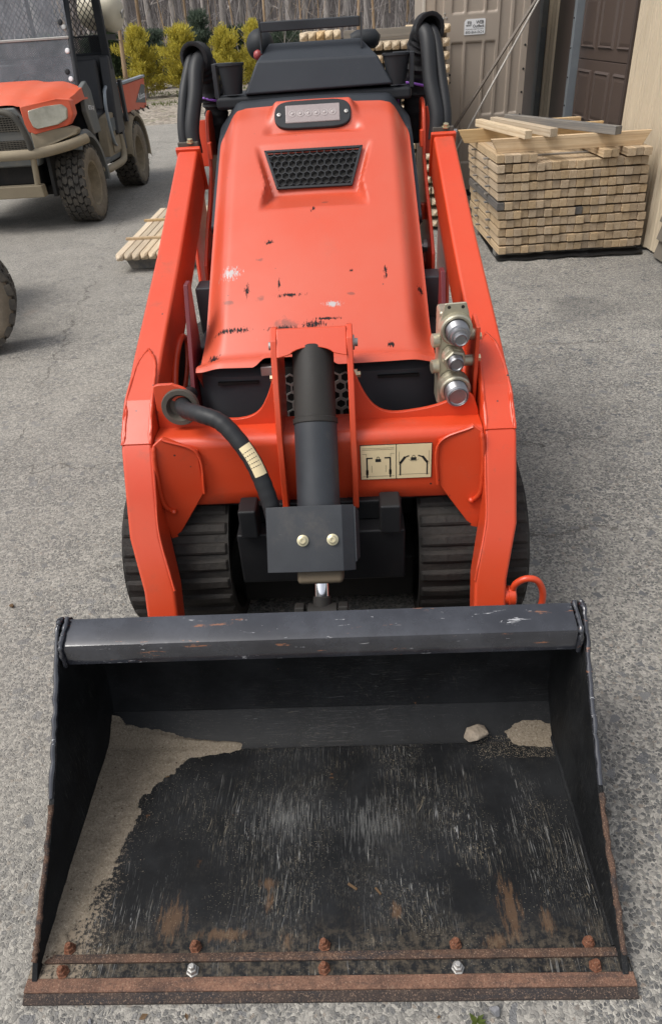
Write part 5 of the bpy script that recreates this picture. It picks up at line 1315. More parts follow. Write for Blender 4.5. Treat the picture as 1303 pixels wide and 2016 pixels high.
# ------------------------------------------------------------------ vehicles
def wheel_parts(parent, c, axis, R, W, seed=0, name='wheel', rows=5, nb=24):
    """axis points to the outer side; children: wheel (> tyre tread, rim, hub)"""
    c = Vector(c); ax = Vector(axis).normalized(); e1 = Vector((0, 0, 1)); e2 = ax.cross(e1)
    def P(r, a, h): return c + ax * h + (e1 * math.cos(a) + e2 * math.sin(a)) * r
    b = MB(); w = W / 2
    prof = [(R * .56, -w * .80), (R * .62, -w * .92), (R * .78, -w * 1.02), (R * .90, -w * .98), (R * .955, -w * .86), (R * .962, 0), (R * .955, w * .86), (R * .90, w * .98), (R * .78, w * 1.02), (R * .66, w * .96), (R * .62, w * .92), (R * .56, w * .80)]
    b.lathe(prof, c, ax, 48, cap=False)
    wh = b.build(name, M['wall'], parent, smooth=50)
    b = MB(); rg = random.Random(seed)
    for r_ in range(rows):
        h0 = -w * .98 + 2 * w * .98 * r_ / rows; h1 = h0 + 2 * w * .98 / rows
        for k in range(nb):
            a0 = 2 * math.pi * (k + (.5 if r_ % 2 else 0)) / nb; da = 2 * math.pi / nb * .80; g = (h1 - h0) * .07
            edge_ = r_ in (0, rows - 1)
            n3 = 3
            z = [(-.5, 0), (0, .16), (.5, 0)]
            def ring(hh, sk):
                return [P(R * .948, a0 + da * sk, hh), P(R, a0 + da * (.06 + sk), hh), P(R, a0 + da * (.94 + sk), hh), P(R * .948, a0 + da * (1 + sk), hh)]
            hm = (h0 + h1) / 2; sk = .22 if r_ % 2 else -.22
            lo, hi = h0 + g, h1 - g
            rings = [ring(lo, 0), ring(hm, sk), ring(hi, 0)]
            if r_ == 0: rings = [[P(R * .80, a0 + da * .1, lo * 1.01), P(R * .90, a0 + da * .15, lo * 1.03), P(R * .90, a0 + da * .85, lo * 1.03), P(R * .80, a0 + da * .9, lo * 1.01)]] + rings
            if r_ == rows - 1: rings = rings + [[P(R * .80, a0 + da * .1, hi * 1.01), P(R * .90, a0 + da * .15, hi * 1.03), P(R * .90, a0 + da * .85, hi * 1.03), P(R * .80, a0 + da * .9, hi * 1.01)]]
            b.loft(rings)
    o = b.build('tread', M['tyre'], wh, org=LOC(wh)); o['kind'] = 'stuff'
    b = MB(); b.lathe([(R * .955, -w * .84), (R * .964, -w * .5), (R * .966, 0), (R * .964, w * .5), (R * .955, w * .84)], c, ax, 48, cap=False); b.build('tread_groove', M['tyreg'], wh, org=LOC(wh), smooth=60)
    b = MB(); b.lathe([(R * .575, -w * .84), (R * .60, -w * .80), (R * .56, -w * .6), (R * .53, w * .2), (R * .53, w * .62), (R * .56, w * .80), (R * .60, w * .86), (R * .575, w * .90), (R * .54, w * .84), (R * .50, w * .45), (R * .44, w * .22), (R * .30, w * .16), (R * .18, w * .18), (R * .16, w * .42), (0, w * .44)], c, ax, 36); b.build('rim', M['rim'], wh, org=LOC(wh), smooth=40)
    for k in range(5):
        a = 2 * math.pi * k / 5 + .3; b = MB(); p = P(R * .26, a, w * .17); b.lathe([(0, 0), (.012, 0), (.010, .02), (0, .022)], p, ax, 6); b.build('lug_nut', M['rim'], wh, org=LOC(wh))
    return wh
def LOC(o):
    v = Vector((0, 0, 0))
    while o is not None: v = v + o.location; o = o.parent
    return v

VC = -3.06                                     # vehicle centre line
UO = Vector((VC, 7.8, 0))
utv = thing('utility_vehicle', UO, 'dusty orange utility vehicle with windshield, mesh cab and cargo bed at left', 'vehicle')
def U(b, name, mat, parent=None, **kw): return b.build(name, M[mat], parent or utv, org=UO, **kw)
for sx in (-1, 1):
    for y, R, nm in ((6.86, .335, 'front'), (8.74, .335, 'rear')):
        wheel_parts(utv, (VC + sx * .615, y, R), (sx, 0, 0), R, .27, int(y * 10))
# hood
def hoodz(u, v):
    """u across -1..1, v back 0..1"""
    a = abs(u); return 1.055 + .115 * v + .03 * math.sin(v * math.pi) - .055 * sstep(.72, 1.0, a) + .020 * (sstep(.55, .40, a)) - .03 * sstep(.12, 0, v)
b = MB(); rows = []
for i in range(17):
    v = i / 16; hw = .66 + .08 * sstep(0, .5, v); yy = 6.46 + .68 * v
    rows.append([(VC + hw * (2 * j / 32 - 1), yy + .16 * (abs(2 * j / 32 - 1)) ** 3 * (1 - v), hoodz(2 * j / 32 - 1, v)) for j in range(33)])
b.grid(rows)
for side in (0, -1):
    line = [r[side] for r in rows]; o_ = len(b.v); n_ = len(line); sx = -1 if side == 0 else 1
    b.v += list(line) + [(x + sx * .012, y, z - .05 - .05 * (i / 16)) for i, (x, y, z) in enumerate(line)]
    b.f += [(o_ + i, o_ + i + 1, o_ + n_ + i + 1, o_ + n_ + i) for i in range(n_ - 1)]
uh = U(b, 'hood', 'orange_v', smooth=45, weld=True)
# headlight bezels and lamps
for sx in (-1, 1):
    bz = [(.345, 1.03), (.645, 1.065), (.735, 1.045), (.745, .93), (.70, .855), (.44, .815), (.385, .83), (.36, .90)]
    def yb(x, z): return 6.44 + .32 * max(0, (x - .40) / .34) ** 2.2 * .6 + (z - .85) * .18
    b = MB(); b.add([(VC + sx * x, yb(x, z), z) for x, z in bz] + [(VC + sx * x, yb(x, z) + .12, z) for x, z in bz], [tuple(range(8)), tuple(range(15, 7, -1))] + [(i, (i + 1) % 8, (i + 1) % 8 + 8, i + 8) for i in range(8)])
    bez = U(b, 'headlight_bezel', 'orange_v', bevel=.014, seg=3)
    hl = [(.415, .995), (.55, 1.018), (.675, 1.022), (.712, .985), (.700, .905), (.63, .872), (.47, .853), (.435, .868), (.412, .94)]
    b = MB(); b.add([(VC + sx * x, yb(x, z) - .010, z) for x, z in hl] + [(VC + sx * x, yb(x, z) + .04, z) for x, z in hl], [tuple(range(9)), tuple(range(17, 8, -1))] + [(i, (i + 1) % 9, (i + 1) % 9 + 9, i + 9) for i in range(9)])
    U(b, 'headlight', 'headl', bez, bevel=.012, seg=3)
# grille surround and slats
b = MB(); gp = [(-.40, .56), (.40, .56), (.44, .70), (.40, .82), (.36, .95), (.30, 1.025), (-.30, 1.025), (-.36, .95), (-.40, .82), (-.44, .70)]
b.prism([(VC + x, 6.455, z) for x, z in gp], (0, .12, 0)); gs_ = U(b, 'grille_surround', 'greyp', bevel=.015)
for z0, z1, w in ((.845, .965, .33), (.70, .775, .35)):
    b = MB(); b.box(VC - w, VC + w, 6.449, 6.454, z0, z1); gr = U(b, 'grille_opening', 'dark', gs_)
    nz = 7 if z0 > .8 else 5
    for k in range(nz):
        z = z0 + (z1 - z0) * (k + .5) / nz
        b = MB(); b.box(VC - w, VC + w, 6.440, 6.449, z - .0035, z + .0035); U(b, 'grille_slat', 'steeldust', gs_)
    b = MB()
    for k in range(24):
        x = VC - w + 2 * w * (k + .5) / 24; b.box(x - .003, x + .003, 6.4415, 6.4485, z0, z1)
    o = U(b, 'grille_mesh', 'steeldust', gs_); o['kind'] = 'stuff'
# lower corners and bumper
for sx in (-1, 1):
    b = MB(); cp = [(.40, .835), (.70, .845), (.755, .82), (.74, .77), (.62, .745), (.43, .685), (.40, .70)]
    b.add([(VC + sx * x, 6.43 + .22 * max(0, (x - .45) / .3) ** 2, z) for x, z in cp] + [(VC + sx * x, 6.60 + .15 * max(0, (x - .45) / .3) ** 2, z) for x, z in cp], [tuple(range(7)), tuple(range(13, 6, -1))] + [(i, (i + 1) % 7, (i + 1) % 7 + 7, i + 7) for i in range(7)])
    U(b, 'fascia_corner', 'dusty', bevel=.015)
    # fender flare: band over the wheel
    for cy, hw_, mt, a0, a1 in ((6.86, .43, 'greyp', 128, -6), (8.74, .42, 'dusty', 176, -10)):
        b = MB(); rings = []
        for k in range(19):
            a = math.radians(a0 + (a1 - a0) * k / 18); r0 = hw_; yy = cy - math.cos(a) * r0 * -1; 
            y_ = cy + math.cos(a) * r0; z_ = .345 + math.sin(a) * r0 * 1.02
            rings.append([Vector((VC + sx * .50, y_, z_)), Vector((VC + sx * .74, y_, z_ + .01)), Vector((VC + sx * .765, y_, z_ - .02)), Vector((VC + sx * .762, cy + math.cos(a) * (r0 - .045), .345 + math.sin(a) * (r0 - .045))), Vector((VC + sx * .735, cy + math.cos(a) * (r0 - .04), .345 + math.sin(a) * (r0 - .04))), Vector((VC + sx * .50, cy + math.cos(a) * (r0 - .02), .345 + math.sin(a) * (r0 - .02)))])
        b.loft(rings); U(b, 'fender_flare', mt, smooth=40)
        b = MB(); b.prism([(VC + sx * .46, cy - .40, .30), (VC + sx * .46, cy + .40, .30), (VC + sx * .46, cy + .40, .74), (VC + sx * .46, cy - .36, .74)], (sx * .03, 0, 0)); U(b, 'wheel_well', 'dark')
b = MB(); bp_ = catmull([(VC - .80, 6.70, .735), (VC - .66, 6.52, .70), (VC - .46, 6.36, .675), (VC - .3, 6.325, .672), (VC, 6.32, .672), (VC + .3, 6.325, .672), (VC + .46, 6.36, .675), (VC + .66, 6.52, .70), (VC + .80, 6.70, .735)], 8)
b.tube(bp_, .042, 14); U(b, 'bumper_bar', 'dusty', smooth=60)
b = MB(); b.tube(catmull([(VC - .40, 6.345, .66), (VC - .41, 6.32, .78), (VC - .36, 6.31, .94), (VC - .26, 6.315, 1.005), (VC, 6.32, 1.015), (VC + .26, 6.315, 1.005), (VC + .36, 6.31, .94), (VC + .41, 6.32, .78), (VC + .40, 6.345, .66)], 8), .026, 12); U(b, 'brush_guard', 'steeldust', smooth=60)
for sx in (-1, 1):
    b = MB(); b.tube([(VC + sx * .405, 6.345, .66), (VC + sx * .36, 6.40, .42)], .026, 10); U(b, 'guard_leg', 'dusty', smooth=60)
b = MB(); b.prism([(VC - .40, 6.39, .31), (VC + .40, 6.39, .31), (VC + .405, 6.36, .415), (VC - .405, 6.36, .415)], (0, .10, 0)); U(b, 'skid_plate', 'dusty', bevel=.01)
b = MB(); b.box(VC - .36, VC + .36, 6.50, 6.62, .40, .58); b.box(VC - .30, VC + .30, 6.6, 9.4, .28, .52); b.box(VC - .44, VC + .44, 6.75, 6.95, .27, .36); b.box(VC - .46, VC + .46, 8.66, 8.82, .27, .40); U(b, 'chassis', 'dark', bevel=.02)
for sx in (-1, 1):
    b = MB(); b.tube([(VC + sx * .30, 6.80, .32), (VC + sx * .52, 6.86, .30)], .022, 8); b.tube([(VC + sx * .30, 6.95, .32), (VC + sx * .52, 6.86, .30)], .022, 8); b.tube([(VC + sx * .34, 6.90, .70), (VC + sx * .50, 6.86, .36)], .032, 10); U(b, 'suspension_arm', 'steeldust', smooth=60)
# cab: cowl, floor, sill, seat base, seats
b = MB(); b.box(VC - .70, VC + .70, 7.12, 7.34, .62, 1.14); U(b, 'dashboard', 'plastic', bevel=.03)
for sx in (-1, 1):
    b = MB(); b.prism([(VC + sx * .70, 7.06, 1.12), (VC + sx * .70, 7.20, 1.16), (VC + sx * .70, 7.30, 1.08), (VC + sx * .70, 7.36, .72), (VC + sx * .70, 7.12, .72), (VC + sx * .70, 7.02, .92)], (sx * .05, 0, 0)); cw = U(b, 'side_cowl', 'greyp', bevel=.012)
    if sx > 0:
        put_text('lettering', 'RTV-X', .055, M['white'], cw, Matrix.Translation(-UO) @ frame((VC + .7512, 7.10, .93), (0, 1, -.12), (0, .12, 1)), .17, True)
    b = MB(); b.box(min(VC + sx * .30, VC + sx * .70), max(VC + sx * .30, VC + sx * .70), 7.30, 8.10, .40, .45); U(b, 'floor_pan', 'greyp', bevel=.01)
    b = MB(); b.tube(catmull([(VC + sx * .70, 7.24, .40), (VC + sx * .735, 7.34, .375), (VC + sx * .74, 7.6, .37), (VC + sx * .74, 7.95, .375), (VC + sx * .72, 8.10, .44), (VC + sx * .70, 8.15, .60)], 6), .035, 10); U(b, 'sill', 'dusty', smooth=60)
    b = MB(); b.prism([(VC + sx * .60, 7.66, .44), (VC + sx * .60, 7.70, .66), (VC + sx * .60, 7.78, .80), (VC + sx * .60, 8.16, .84), (VC + sx * .60, 8.18, .44)], (sx * .10, 0, 0)); sp2 = U(b, 'seat_box_panel', 'dusty', bevel=.015)
    b = MB(); b.box(min(VC + sx * .702, VC + sx * .712), max(VC + sx * .702, VC + sx * .712), 7.84, 8.06, .66, .78); U(b, 'access_cover', 'greyp', sp2, bevel=.006)
    b = MB(); b.prism([(VC + sx * .702, 7.80, .47), (VC + sx * .702, 7.82, .60), (VC + sx * .702, 8.08, .62), (VC + sx * .702, 8.08, .47)], (sx * .012, 0, 0)); U(b, 'access_cover', 'dusty', sp2, bevel=.006)
    b = MB(); b.tube(catmull([(VC + sx * .70, 7.95, .52), (VC + sx * .735, 7.76, .60), (VC + sx * .735, 7.72, .86), (VC + sx * .735, 7.78, 1.02), (VC + sx * .70, 7.98, 1.06)], 7), .016, 10); U(b, 'grab_bar', 'alu', smooth=60)
b = MB(); b.box(VC - .62, VC + .62, 7.74, 8.14, .72, .86); U(b, 'seat_cushion', 'seat', bevel=.04, seg=3)
for x in (-.38, .38):
    b = MB(); b.prism([(VC + x - .24, 8.0, .84), (VC + x - .24, 8.08, .84), (VC + x - .24, 8.17, 1.30), (VC + x - .24, 8.09, 1.32)], (.48, 0, 0)); U(b, 'seat_back', 'seat', bevel=.035, seg=3)
b = MB(); b.prism([(VC - .73, 8.17, .45), (VC - .73, 8.26, .45), (VC - .73, 8.28, 1.33), (VC - .73, 8.22, 1.34)], (1.46, 0, 0)); U(b, 'rear_panel', 'seat', bevel=.01)
for sx in (-1, 1):
    b = MB(); b.prism([(VC + sx * .735, 8.0, .62), (VC + sx * .735, 8.30, .62), (VC + sx * .735, 8.32, 1.20), (VC + sx * .735, 8.26, 1.33), (VC + sx * .735, 8.14, 1.33), (VC + sx * .735, 8.08, 1.0)], (sx * -.10, 0, 0)); U(b, 'hip_guard', 'seat', bevel=.02)
# frame posts, roof, windshield
for sx in (-1, 1):
    b = MB(); b.tube([(VC + sx * .68, 7.16, 1.10), (VC + sx * .67, 7.26, 1.45), (VC + sx * .655, 7.48, 1.95)], .026, 10); U(b, 'front_post', 'plastic', smooth=60)
    b = MB(); b.box(min(VC + sx * .66, VC + sx * .74), max(VC + sx * .66, VC + sx * .74), 8.20, 8.27, 1.2, 1.98); U(b, 'rear_post', 'plastic', bevel=.012)
    b = MB(); b.tube([(VC + sx * .655, 7.48, 1.96), (VC + sx * .69, 8.25, 1.99)], .028, 10); U(b, 'roof_rail', 'plastic', smooth=60)
b = MB(); b.box(VC - .74, VC + .74, 7.40, 8.34, 2.0, 2.05); U(b, 'roof', 'plastic', bevel=.02)
def wsy(z): return 7.15 + (z - 1.10) * .28
for z0, z1, nm in ((1.12, 1.495, 'lower'), (1.51, 1.95, 'upper')):
    b = MB(); b.prism([(VC - .665, wsy(z0), z0), (VC + .665, wsy(z0), z0), (VC + .65, wsy(z1), z1), (VC - .65, wsy(z1), z1)], (0, .004, .0)); U(b, 'windshield', 'glass')
b = MB(); b.box(VC - .66, VC + .66, wsy(1.50) - .012, wsy(1.50) + .008, 1.492, 1.512); U(b, 'windshield_seam', 'silver', bevel=.003)
for x, z, mt in ((.60, 1.62, 'plastic'), (.63, 1.58, 'silver'), (.63, 1.40, 'white'), (.60, 1.24, 'plastic'), (.625, 1.18, 'white')):
    b = MB(); y = wsy(z) - .004; b.lathe([(0, 0), (.024, 0), (.018, .012), (0, .014)], (VC + x, y, z), (0, -1, .2), 14); U(b, 'windshield_clip', mt, smooth=40)
b = MB(); cst = Vector((VC + .10, 7.52, 1.14)); na = Vector((0, -.55, .84)).normalized(); e1_ = Vector((1, 0, 0)); e2_ = na.cross(e1_)
b.tube([cst + (e1_ * math.cos(t) + e2_ * math.sin(t)) * .175 for t in [2 * math.pi * k / 32 for k in range(32)]], .013, 8, closed=True)
for t in (.3, 2.4, 4.6): b.tube([cst, cst + (e1_ * math.cos(t) + e2_ * math.sin(t)) * .17], .009, 6)
b.tube([cst, cst - na * .3], .018, 8); U(b, 'steering_wheel', 'plastic', smooth=60)
# rear screen: diamond wire above, fine mesh below
SY = 8.235
b = MB()
b.tube([(VC - .67, SY, 1.345), (VC + .67, SY, 1.345), (VC + .67, SY, 1.98), (VC - .67, SY, 1.98)], .016, 8, closed=True); b.tube([(VC - .67, SY, 1.50), (VC + .67, SY, 1.50)], .008, 6); b.tube([(VC, SY, 1.34), (VC, SY, 1.98)], .02, 6); rs = U(b, 'rear_screen', 'plastic')
b = MB()
def clipseg(x0, z0, dx, dz, X0, X1, Z0, Z1):
    t0, t1 = -9, 9
    for p_, d_, lo, hi in ((x0, dx, X0, X1), (z0, dz, Z0, Z1)):
        a_, c_ = (lo - p_) / d_, (hi - p_) / d_
        t0 = max(t0, min(a_, c_)); t1 = min(t1, max(a_, c_))
    return (t0, t1) if t1 > t0 else None
def wires(bb, pitch, slope, X0, X1, Z0, Z1, r_):
    k = X0 - 2
    while k < X1 + 2:
        for s_ in (-1, 1):
            q = clipseg(k, Z0, s_ * 1.0, slope, X0, X1, Z0, Z1)
            if q: bb.tube([(k + s_ * q[0], SY + .002 * s_, Z0 + slope * q[0]), (k + s_ * q[1], SY + .002 * s_, Z0 + slope * q[1])], r_, 4, cap=False)
        k += pitch
wires(b, .052, 1.25, VC - .66, VC + .66, 1.505, 1.97, .0042)
o = U(b, 'diamond_mesh', 'plastic', rs, normals=False); o['kind'] = 'stuff'
b = MB(); wires(b, .026, .8, VC - .66, VC + .66, 1.355, 1.495, .0048); o = U(b, 'fine_mesh', 'plastic', rs, normals=False); o['kind'] = 'stuff'
# cargo bed
for sx in (-1, 1):
    b = MB(); b.prism([(VC + sx * .70, 8.44, .775), (VC + sx * .70, 9.46, .745), (VC + sx * .70, 9.56, 1.055), (VC + sx * .70, 8.44, 1.04)], (sx * .035, 0, 0)); U(b, 'bed_side', 'orange_v', bevel=.01)
b = MB(); b.box(VC - .70, VC + .70, 8.40, 8.44, .74, 1.06); b.box(VC - .70, VC + .70, 8.44, 9.50, .74, .77); b.box(VC - .70, VC + .70, 9.50, 9.53, .75, 1.05); U(b, 'cargo_bed', 'steeldust', bevel=.006)
for sx in (-1, 1):
    b = MB(); b.prism([(VC + sx * .745, 8.42, 1.045), (VC + sx * .745, 9.575, 1.06), (VC + sx * .745, 9.575, 1.085), (VC + sx * .745, 8.42, 1.07)], (-sx * .06, 0, 0)); U(b, 'bed_rail', 'alu', bevel=.006)
    b = MB(); b.prism([(VC + sx * .735, 8.95, .84), (VC + sx * .735, 9.42, .80), (VC + sx * .735, 9.50, .985), (VC + sx * .735, 9.35, 1.0)], (sx * .006, 0, 0)); bdg = U(b, 'badge', 'greyp', bevel=.004)
    if sx > 0:
        put_text('lettering', 'Kubota', .085, M['white'], bdg, Matrix.Translation(-UO) @ frame((VC + .7425, 9.10, .855), (0, 1, .02), (0, .1, 1)), .33, True)
    b = MB(); b.box(min(VC + sx * .72, VC + sx * .755), max(VC + sx * .72, VC + sx * .755), 8.38, 8.45, .70, 1.10); U(b, 'bed_corner_post', 'seat', bevel=.006)
for k in range(4):
    b = MB(); b.tube(catmull([(VC + .74, 8.60 + .25 * k, .775), (VC + .765, 8.62 + .25 * k, .745), (VC + .765, 8.66 + .25 * k, .735), (VC + .75, 8.68 + .25 * k, .76)], 4), .008, 6); U(b, 'tie_down_hook', 'steeldust', smooth=60)
b = MB(); b.box(VC + .56, VC + .70, 8.30, 8.52, .42, .66); U(b, 'rear_step', 'dusty', bevel=.01)
# cream tank hung behind the cab
tk = thing('water_tank', (VC + .84, 8.62, 1.70), 'cream rounded tank with ring handle behind the utility vehicle cab', 'tank')
b = MB(); b.lathe([(0, -.30), (.10, -.30), (.155, -.27), (.175, -.20), (.175, .06), (.15, .11), (.10, .135), (0, .14)], (0, 0, 0), (.8, -.2, -.1), 28); tb_ = b.build('body', M['whitep'], tk, org=(0, 0, 0), smooth=40)
for o_ in (tb_,): o_.location = (-.14, 0, 0)
b = MB(); b.tube([Vector((.02 , -.03, -.02)) + Vector((0.010 * math.cos(t), .030 * math.sin(t), .036 * math.cos(t))) for t in [2 * math.pi * k / 18 for k in range(18)]], .006, 6, closed=True); b.tube([(-.03, -.01, -.01), (.02, -.025, -.012)], .010, 8); b.build('ring_handle', M['silver'], tk, org=(0, 0, 0), smooth=60)
b = MB(); b.box(-.30, -.12, -.36, .06, -.24, -.19); b.box(-.30, -.14, -.36, -.28, -.50, -.2); b.build('shelf_bracket', M['plastic'], tk, org=(0, 0, 0), bevel=.006)

# ---- another vehicle, only its wheel in the frame
V2 = Vector((-2.10, 3.36, 0))
ov = thing('parked_trailer', V2, 'vehicle cut off by the left edge with one dusty wheel showing', 'vehicle')
wheel_parts(ov, (-2.125, 3.36, .325), (.34, -.94, 0), .325, .24, 77)
b = MB(); b.tube([(-2.12, 3.40, .325), (-2.35, 4.05, .325)], .035, 10); b.build('axle', M['steeldust'], ov, smooth=60)
b = MB(); b.box(-3.6, -2.32, 3.50, 4.5, .44, .52); b.build('deck', M['steeldust'], ov, bevel=.01)

# ------------------------------------------------------------------ timber
def stake_mesh(w, h, L, tip=0.0, mat=None, name='stake'):
    """stake along +Y from its front end; origin at the front end, bottom centre"""
    b = MB(); a = w / 2
    def ring(y, k, c=.0): return [Vector((-a * k, y, h / 2 - h / 2 * k)), Vector((a * k, y, h / 2 - h / 2 * k)), Vector((a * k, y, h / 2 + h / 2 * k)), Vector((-a * k, y, h / 2 + h / 2 * k))]
    if tip:
        def oc(y, k, q):   # octagon for the pencil point
            a2, h2 = a * k, h / 2 * k; c = q
            return [Vector((x, y, h / 2 + z)) for x, z in ((-a2, -h2 * c), (-a2 * c, -h2), (a2 * c, -h2), (a2, -h2 * c), (a2, h2 * c), (a2 * c, h2), (-a2 * c, h2), (-a2, h2 * c))]
        b.loft([oc(-tip, .16, .5), oc(-tip * .9, .30, .5), oc(-tip * .45, .74, .55), oc(-.012, .97, .68), oc(.02, 1, .86), oc(L, 1, .86)])
    else: b.loft([ring(0, 1), ring(L, 1)])
    o = b.build(name, mat, org=(0, 0, 0)); me = o.data
    bpy.data.objects.remove(o)
    if not tip:
        bb = bmesh.new(); bb.from_mesh(me); bmesh.ops.bevel(bb, geom=bb.edges[:], offset=.0015, segments=1, affect='EDGES'); bb.to_mesh(me); bb.free()
    return me
rg = random.Random(31)
NL, NC = 11, 19
W_, H_ = .0522, .0480; PIT = .0595; SL = 1.0
SM = [stake_mesh(W_, H_, SL + d, 0, M['pine']) for d in (0, .02, -.015)]
SG = stake_mesh(W_, H_, SL, 0, M['stained'])
S0 = Vector((1.165, 4.70, .045)); YAW = math.radians(2.5)
ux = Vector((math.cos(YAW), math.sin(YAW), 0)); uy = Vector((-math.sin(YAW), math.cos(YAW), 0))
def put_stake(me, name, p, rz, label, group, cat='stake', tilt=0):
    o = bpy.data.objects.new(name, me); COL.objects.link(o); o.location = p; o.rotation_euler = (tilt, rg.uniform(-.006, .006), rz); return tag(o, label, cat, group)
for L in range(NL):
    row = [k for k in range(NC)]
    if L == NL - 1: row = [0, 1, 2, 3, 4, 13, 14, 16, 17, 18]
    xo = -.012 * L * .55 + rg.uniform(-.006, .006)
    for n_, k in enumerate(row):
        x = xo + k * (W_ + .0018) + (0.004 if L == NL - 1 else 0) + W_ / 2
        p = S0 + ux * x + uy * (rg.uniform(-.013, .013) + (-.03 if L == NL - 1 and k > 4 else 0)) + Vector((0, 0, L * PIT + rg.uniform(0, .0015)))
        me = SG if (L, k) in ((5, 0), (4, 10)) else rg.choice(SM)
        put_stake(me, 'square_stake', p, YAW + rg.uniform(-.004, .004), '%s square stake from left, %s layer up, in the stack by the garage' % (ordinal(n_), ORD[L]), 'square stakes stacked by the garage')
# stickers between layers
ST_ = stake_mesh(.03, .0108, 1.02, 0, M['greywood'])
for L in range(NL - 1):
    for j, yy in enumerate((.30, .72)):
        p = S0 + ux * (-.03 - .0066 * L) + uy * (yy + rg.uniform(-.03, .03)) + Vector((0, 0, L * PIT + H_ + .0006))
        o = bpy.data.objects.new('spacer_strip', ST_); COL.objects.link(o); o.location = p; o.rotation_euler.z = YAW - math.pi / 2
        tag(o, '%s thin spacer above the %s layer of the stack by the garage' % ('front' if j == 0 else 'rear', ORD[L]), 'spacer', 'spacer strips between the stake layers')
for j, yy in enumerate((.15, .80)):
    b = MB(); b.box(0, 1.03, -.045, .045, 0, .043); o = b.build('bearer', M['greywood'], org=(0, 0, 0), bevel=.002); o.location = S0 + ux * 0 + uy * yy - Vector((0, 0, .044)); o.rotation_euler.z = YAW
    tag(o, '%s dark bearer under the stake stack by the garage' % ('front' if j == 0 else 'rear'), 'bearer')
zt = S0.z + (NL - 1) * PIT + H_ + .001
def board(name, a, c, w, h, mat, label, end_cut=0.0, cat='board', group=None):
    """board with long axis from a to c (bottom centre line)"""
    a, c = Vector(a), Vector(c); d = c - a; L = d.length
    b = MB(); e = end_cut
    b.loft([[Vector((-w / 2, e * (1 if z == 0 else 0), z)) if False else Vector((x, y, z)) for x, y, z in ((-w / 2, 0 + e, 0), (w / 2, 0 + e, 0), (w / 2, 0, h), (-w / 2, 0, h))], [Vector(q) for q in ((-w / 2, L - e, 0), (w / 2, L - e, 0), (w / 2, L, h), (-w / 2, L, h))]])
    o = b.build(name, mat, org=(0, 0, 0), bevel=.003); o.location = a
    o.rotation_euler = (math.asin(d.z / L), 0, math.atan2(-d.x, d.y)); return tag(o, label, cat, group)
X0 = S0 + ux * -.06
board('skid_board', (1.075, 4.80, zt), (2.14, 4.82, zt), .040, .088, M['fresh'], 'front fresh yellow skid board with slanted ends on top of the stake stack', .05)
board('skid_board', (.93, 5.36, zt), (2.0, 5.40, zt), .040, .088, M['fresh'], 'rear fresh yellow skid board with slanted ends on the stake stack', .05)
zz = zt + .089
board('square_timber', (1.30, 4.70, zz), (1.10, 5.50, zz), .052, .050, M['pale'], 'pale square timber with a grey top lying leftmost across the skid boards', cat='timber')
board('square_timber', (1.47, 4.72, zz), (1.22, 5.55, zz), .056, .052, M['pale'], 'pale fresh square timber lying between two others across the skid boards', cat='timber')
board('square_timber', (1.87, 4.66, zz), (1.35, 5.70, zz), .056, .050, M['greywood'], 'weathered grey timber lying rightmost across the skid boards', cat='timber')
board('square_timber', (1.58, 5.30, zz + .001), (1.80, 5.31, zz + .001), .05, .045, M['fresh'], 'short fresh timber offcut behind the grey timber on the stack', cat='timber')
b = MB(); rgp = random.Random(6); rows = []
for j in range(13):
    rows.append([(1.15 + 1.02 * i / 24 + .05 * (i > 22) * rgp.random(), 4.655 + .03 * mnoise.noise(Vector((i * .3, 0, 0))) + .85 * j / 12 + .02 * rgp.random(), .004 + .010 * abs(mnoise.noise(Vector((i * .5, j * .7, 2)))) + .010 * rgp.random() * (j < 2)) for i in range(25)])
b.grid(rows); tag(b.build('plastic_sheet', M['poly'], org=(0, 0, 0), smooth=60), 'crumpled black plastic sheet under the stake stack', 'sheet')

# stack of pointed stakes behind the loader
PM = [stake_mesh(.058, .056, 1.25, tp, M['pale'] if tp < .05 else M['fresh']) for tp in (.040, .046, .052)]
P0 = Vector((-.215, 5.72, 0)); LP = .0845; NP = 18
top_l = 16
for L in range(10, top_l + 1):
    row = list(range(NP))
    if L == top_l: row = [0, 1, 2, 3, 4, 14, 15, 16, 17]
    for n_, k in enumerate(row):
        p = P0 + Vector((k * .0625 + .03 + rg.uniform(-.002, .002), rg.uniform(-.012, .012) + .006 * L, .02 + L * LP))
        put_stake(rg.choice(PM), 'pointed_stake', p, rg.uniform(-.006, .006), '%s pointed stake from left, %s layer from top, stack behind the loader' % (ordinal(n_), ORD[top_l - L]), 'pointed stakes stacked behind the loader')
PS = stake_mesh(.05, .026, 1.14, 0, M['greywood'])
for L in range(10, top_l):
    for j, yy in enumerate((.22, .95)):
        o = bpy.data.objects.new('spacer_strip', PS); COL.objects.link(o); o.location = P0 + Vector((-.02, yy + .006 * L, .02 + L * LP + .0568)); o.rotation_euler.z = -math.pi / 2
        tag(o, '%s spacer under the %s layer from top, stack behind the loader' % ('front' if j == 0 else 'rear', ORD[top_l - L - 1]), 'spacer', 'spacer strips between the pointed stakes')
board('cross_board', P0 + Vector((.33, .10, .02 + top_l * LP - .004)), P0 + Vector((.90, .10, .02 + top_l * LP - .004)), .03, .058, M['greywood'], 'flat board lying between the pointed stakes of the top layer')
b = MB()
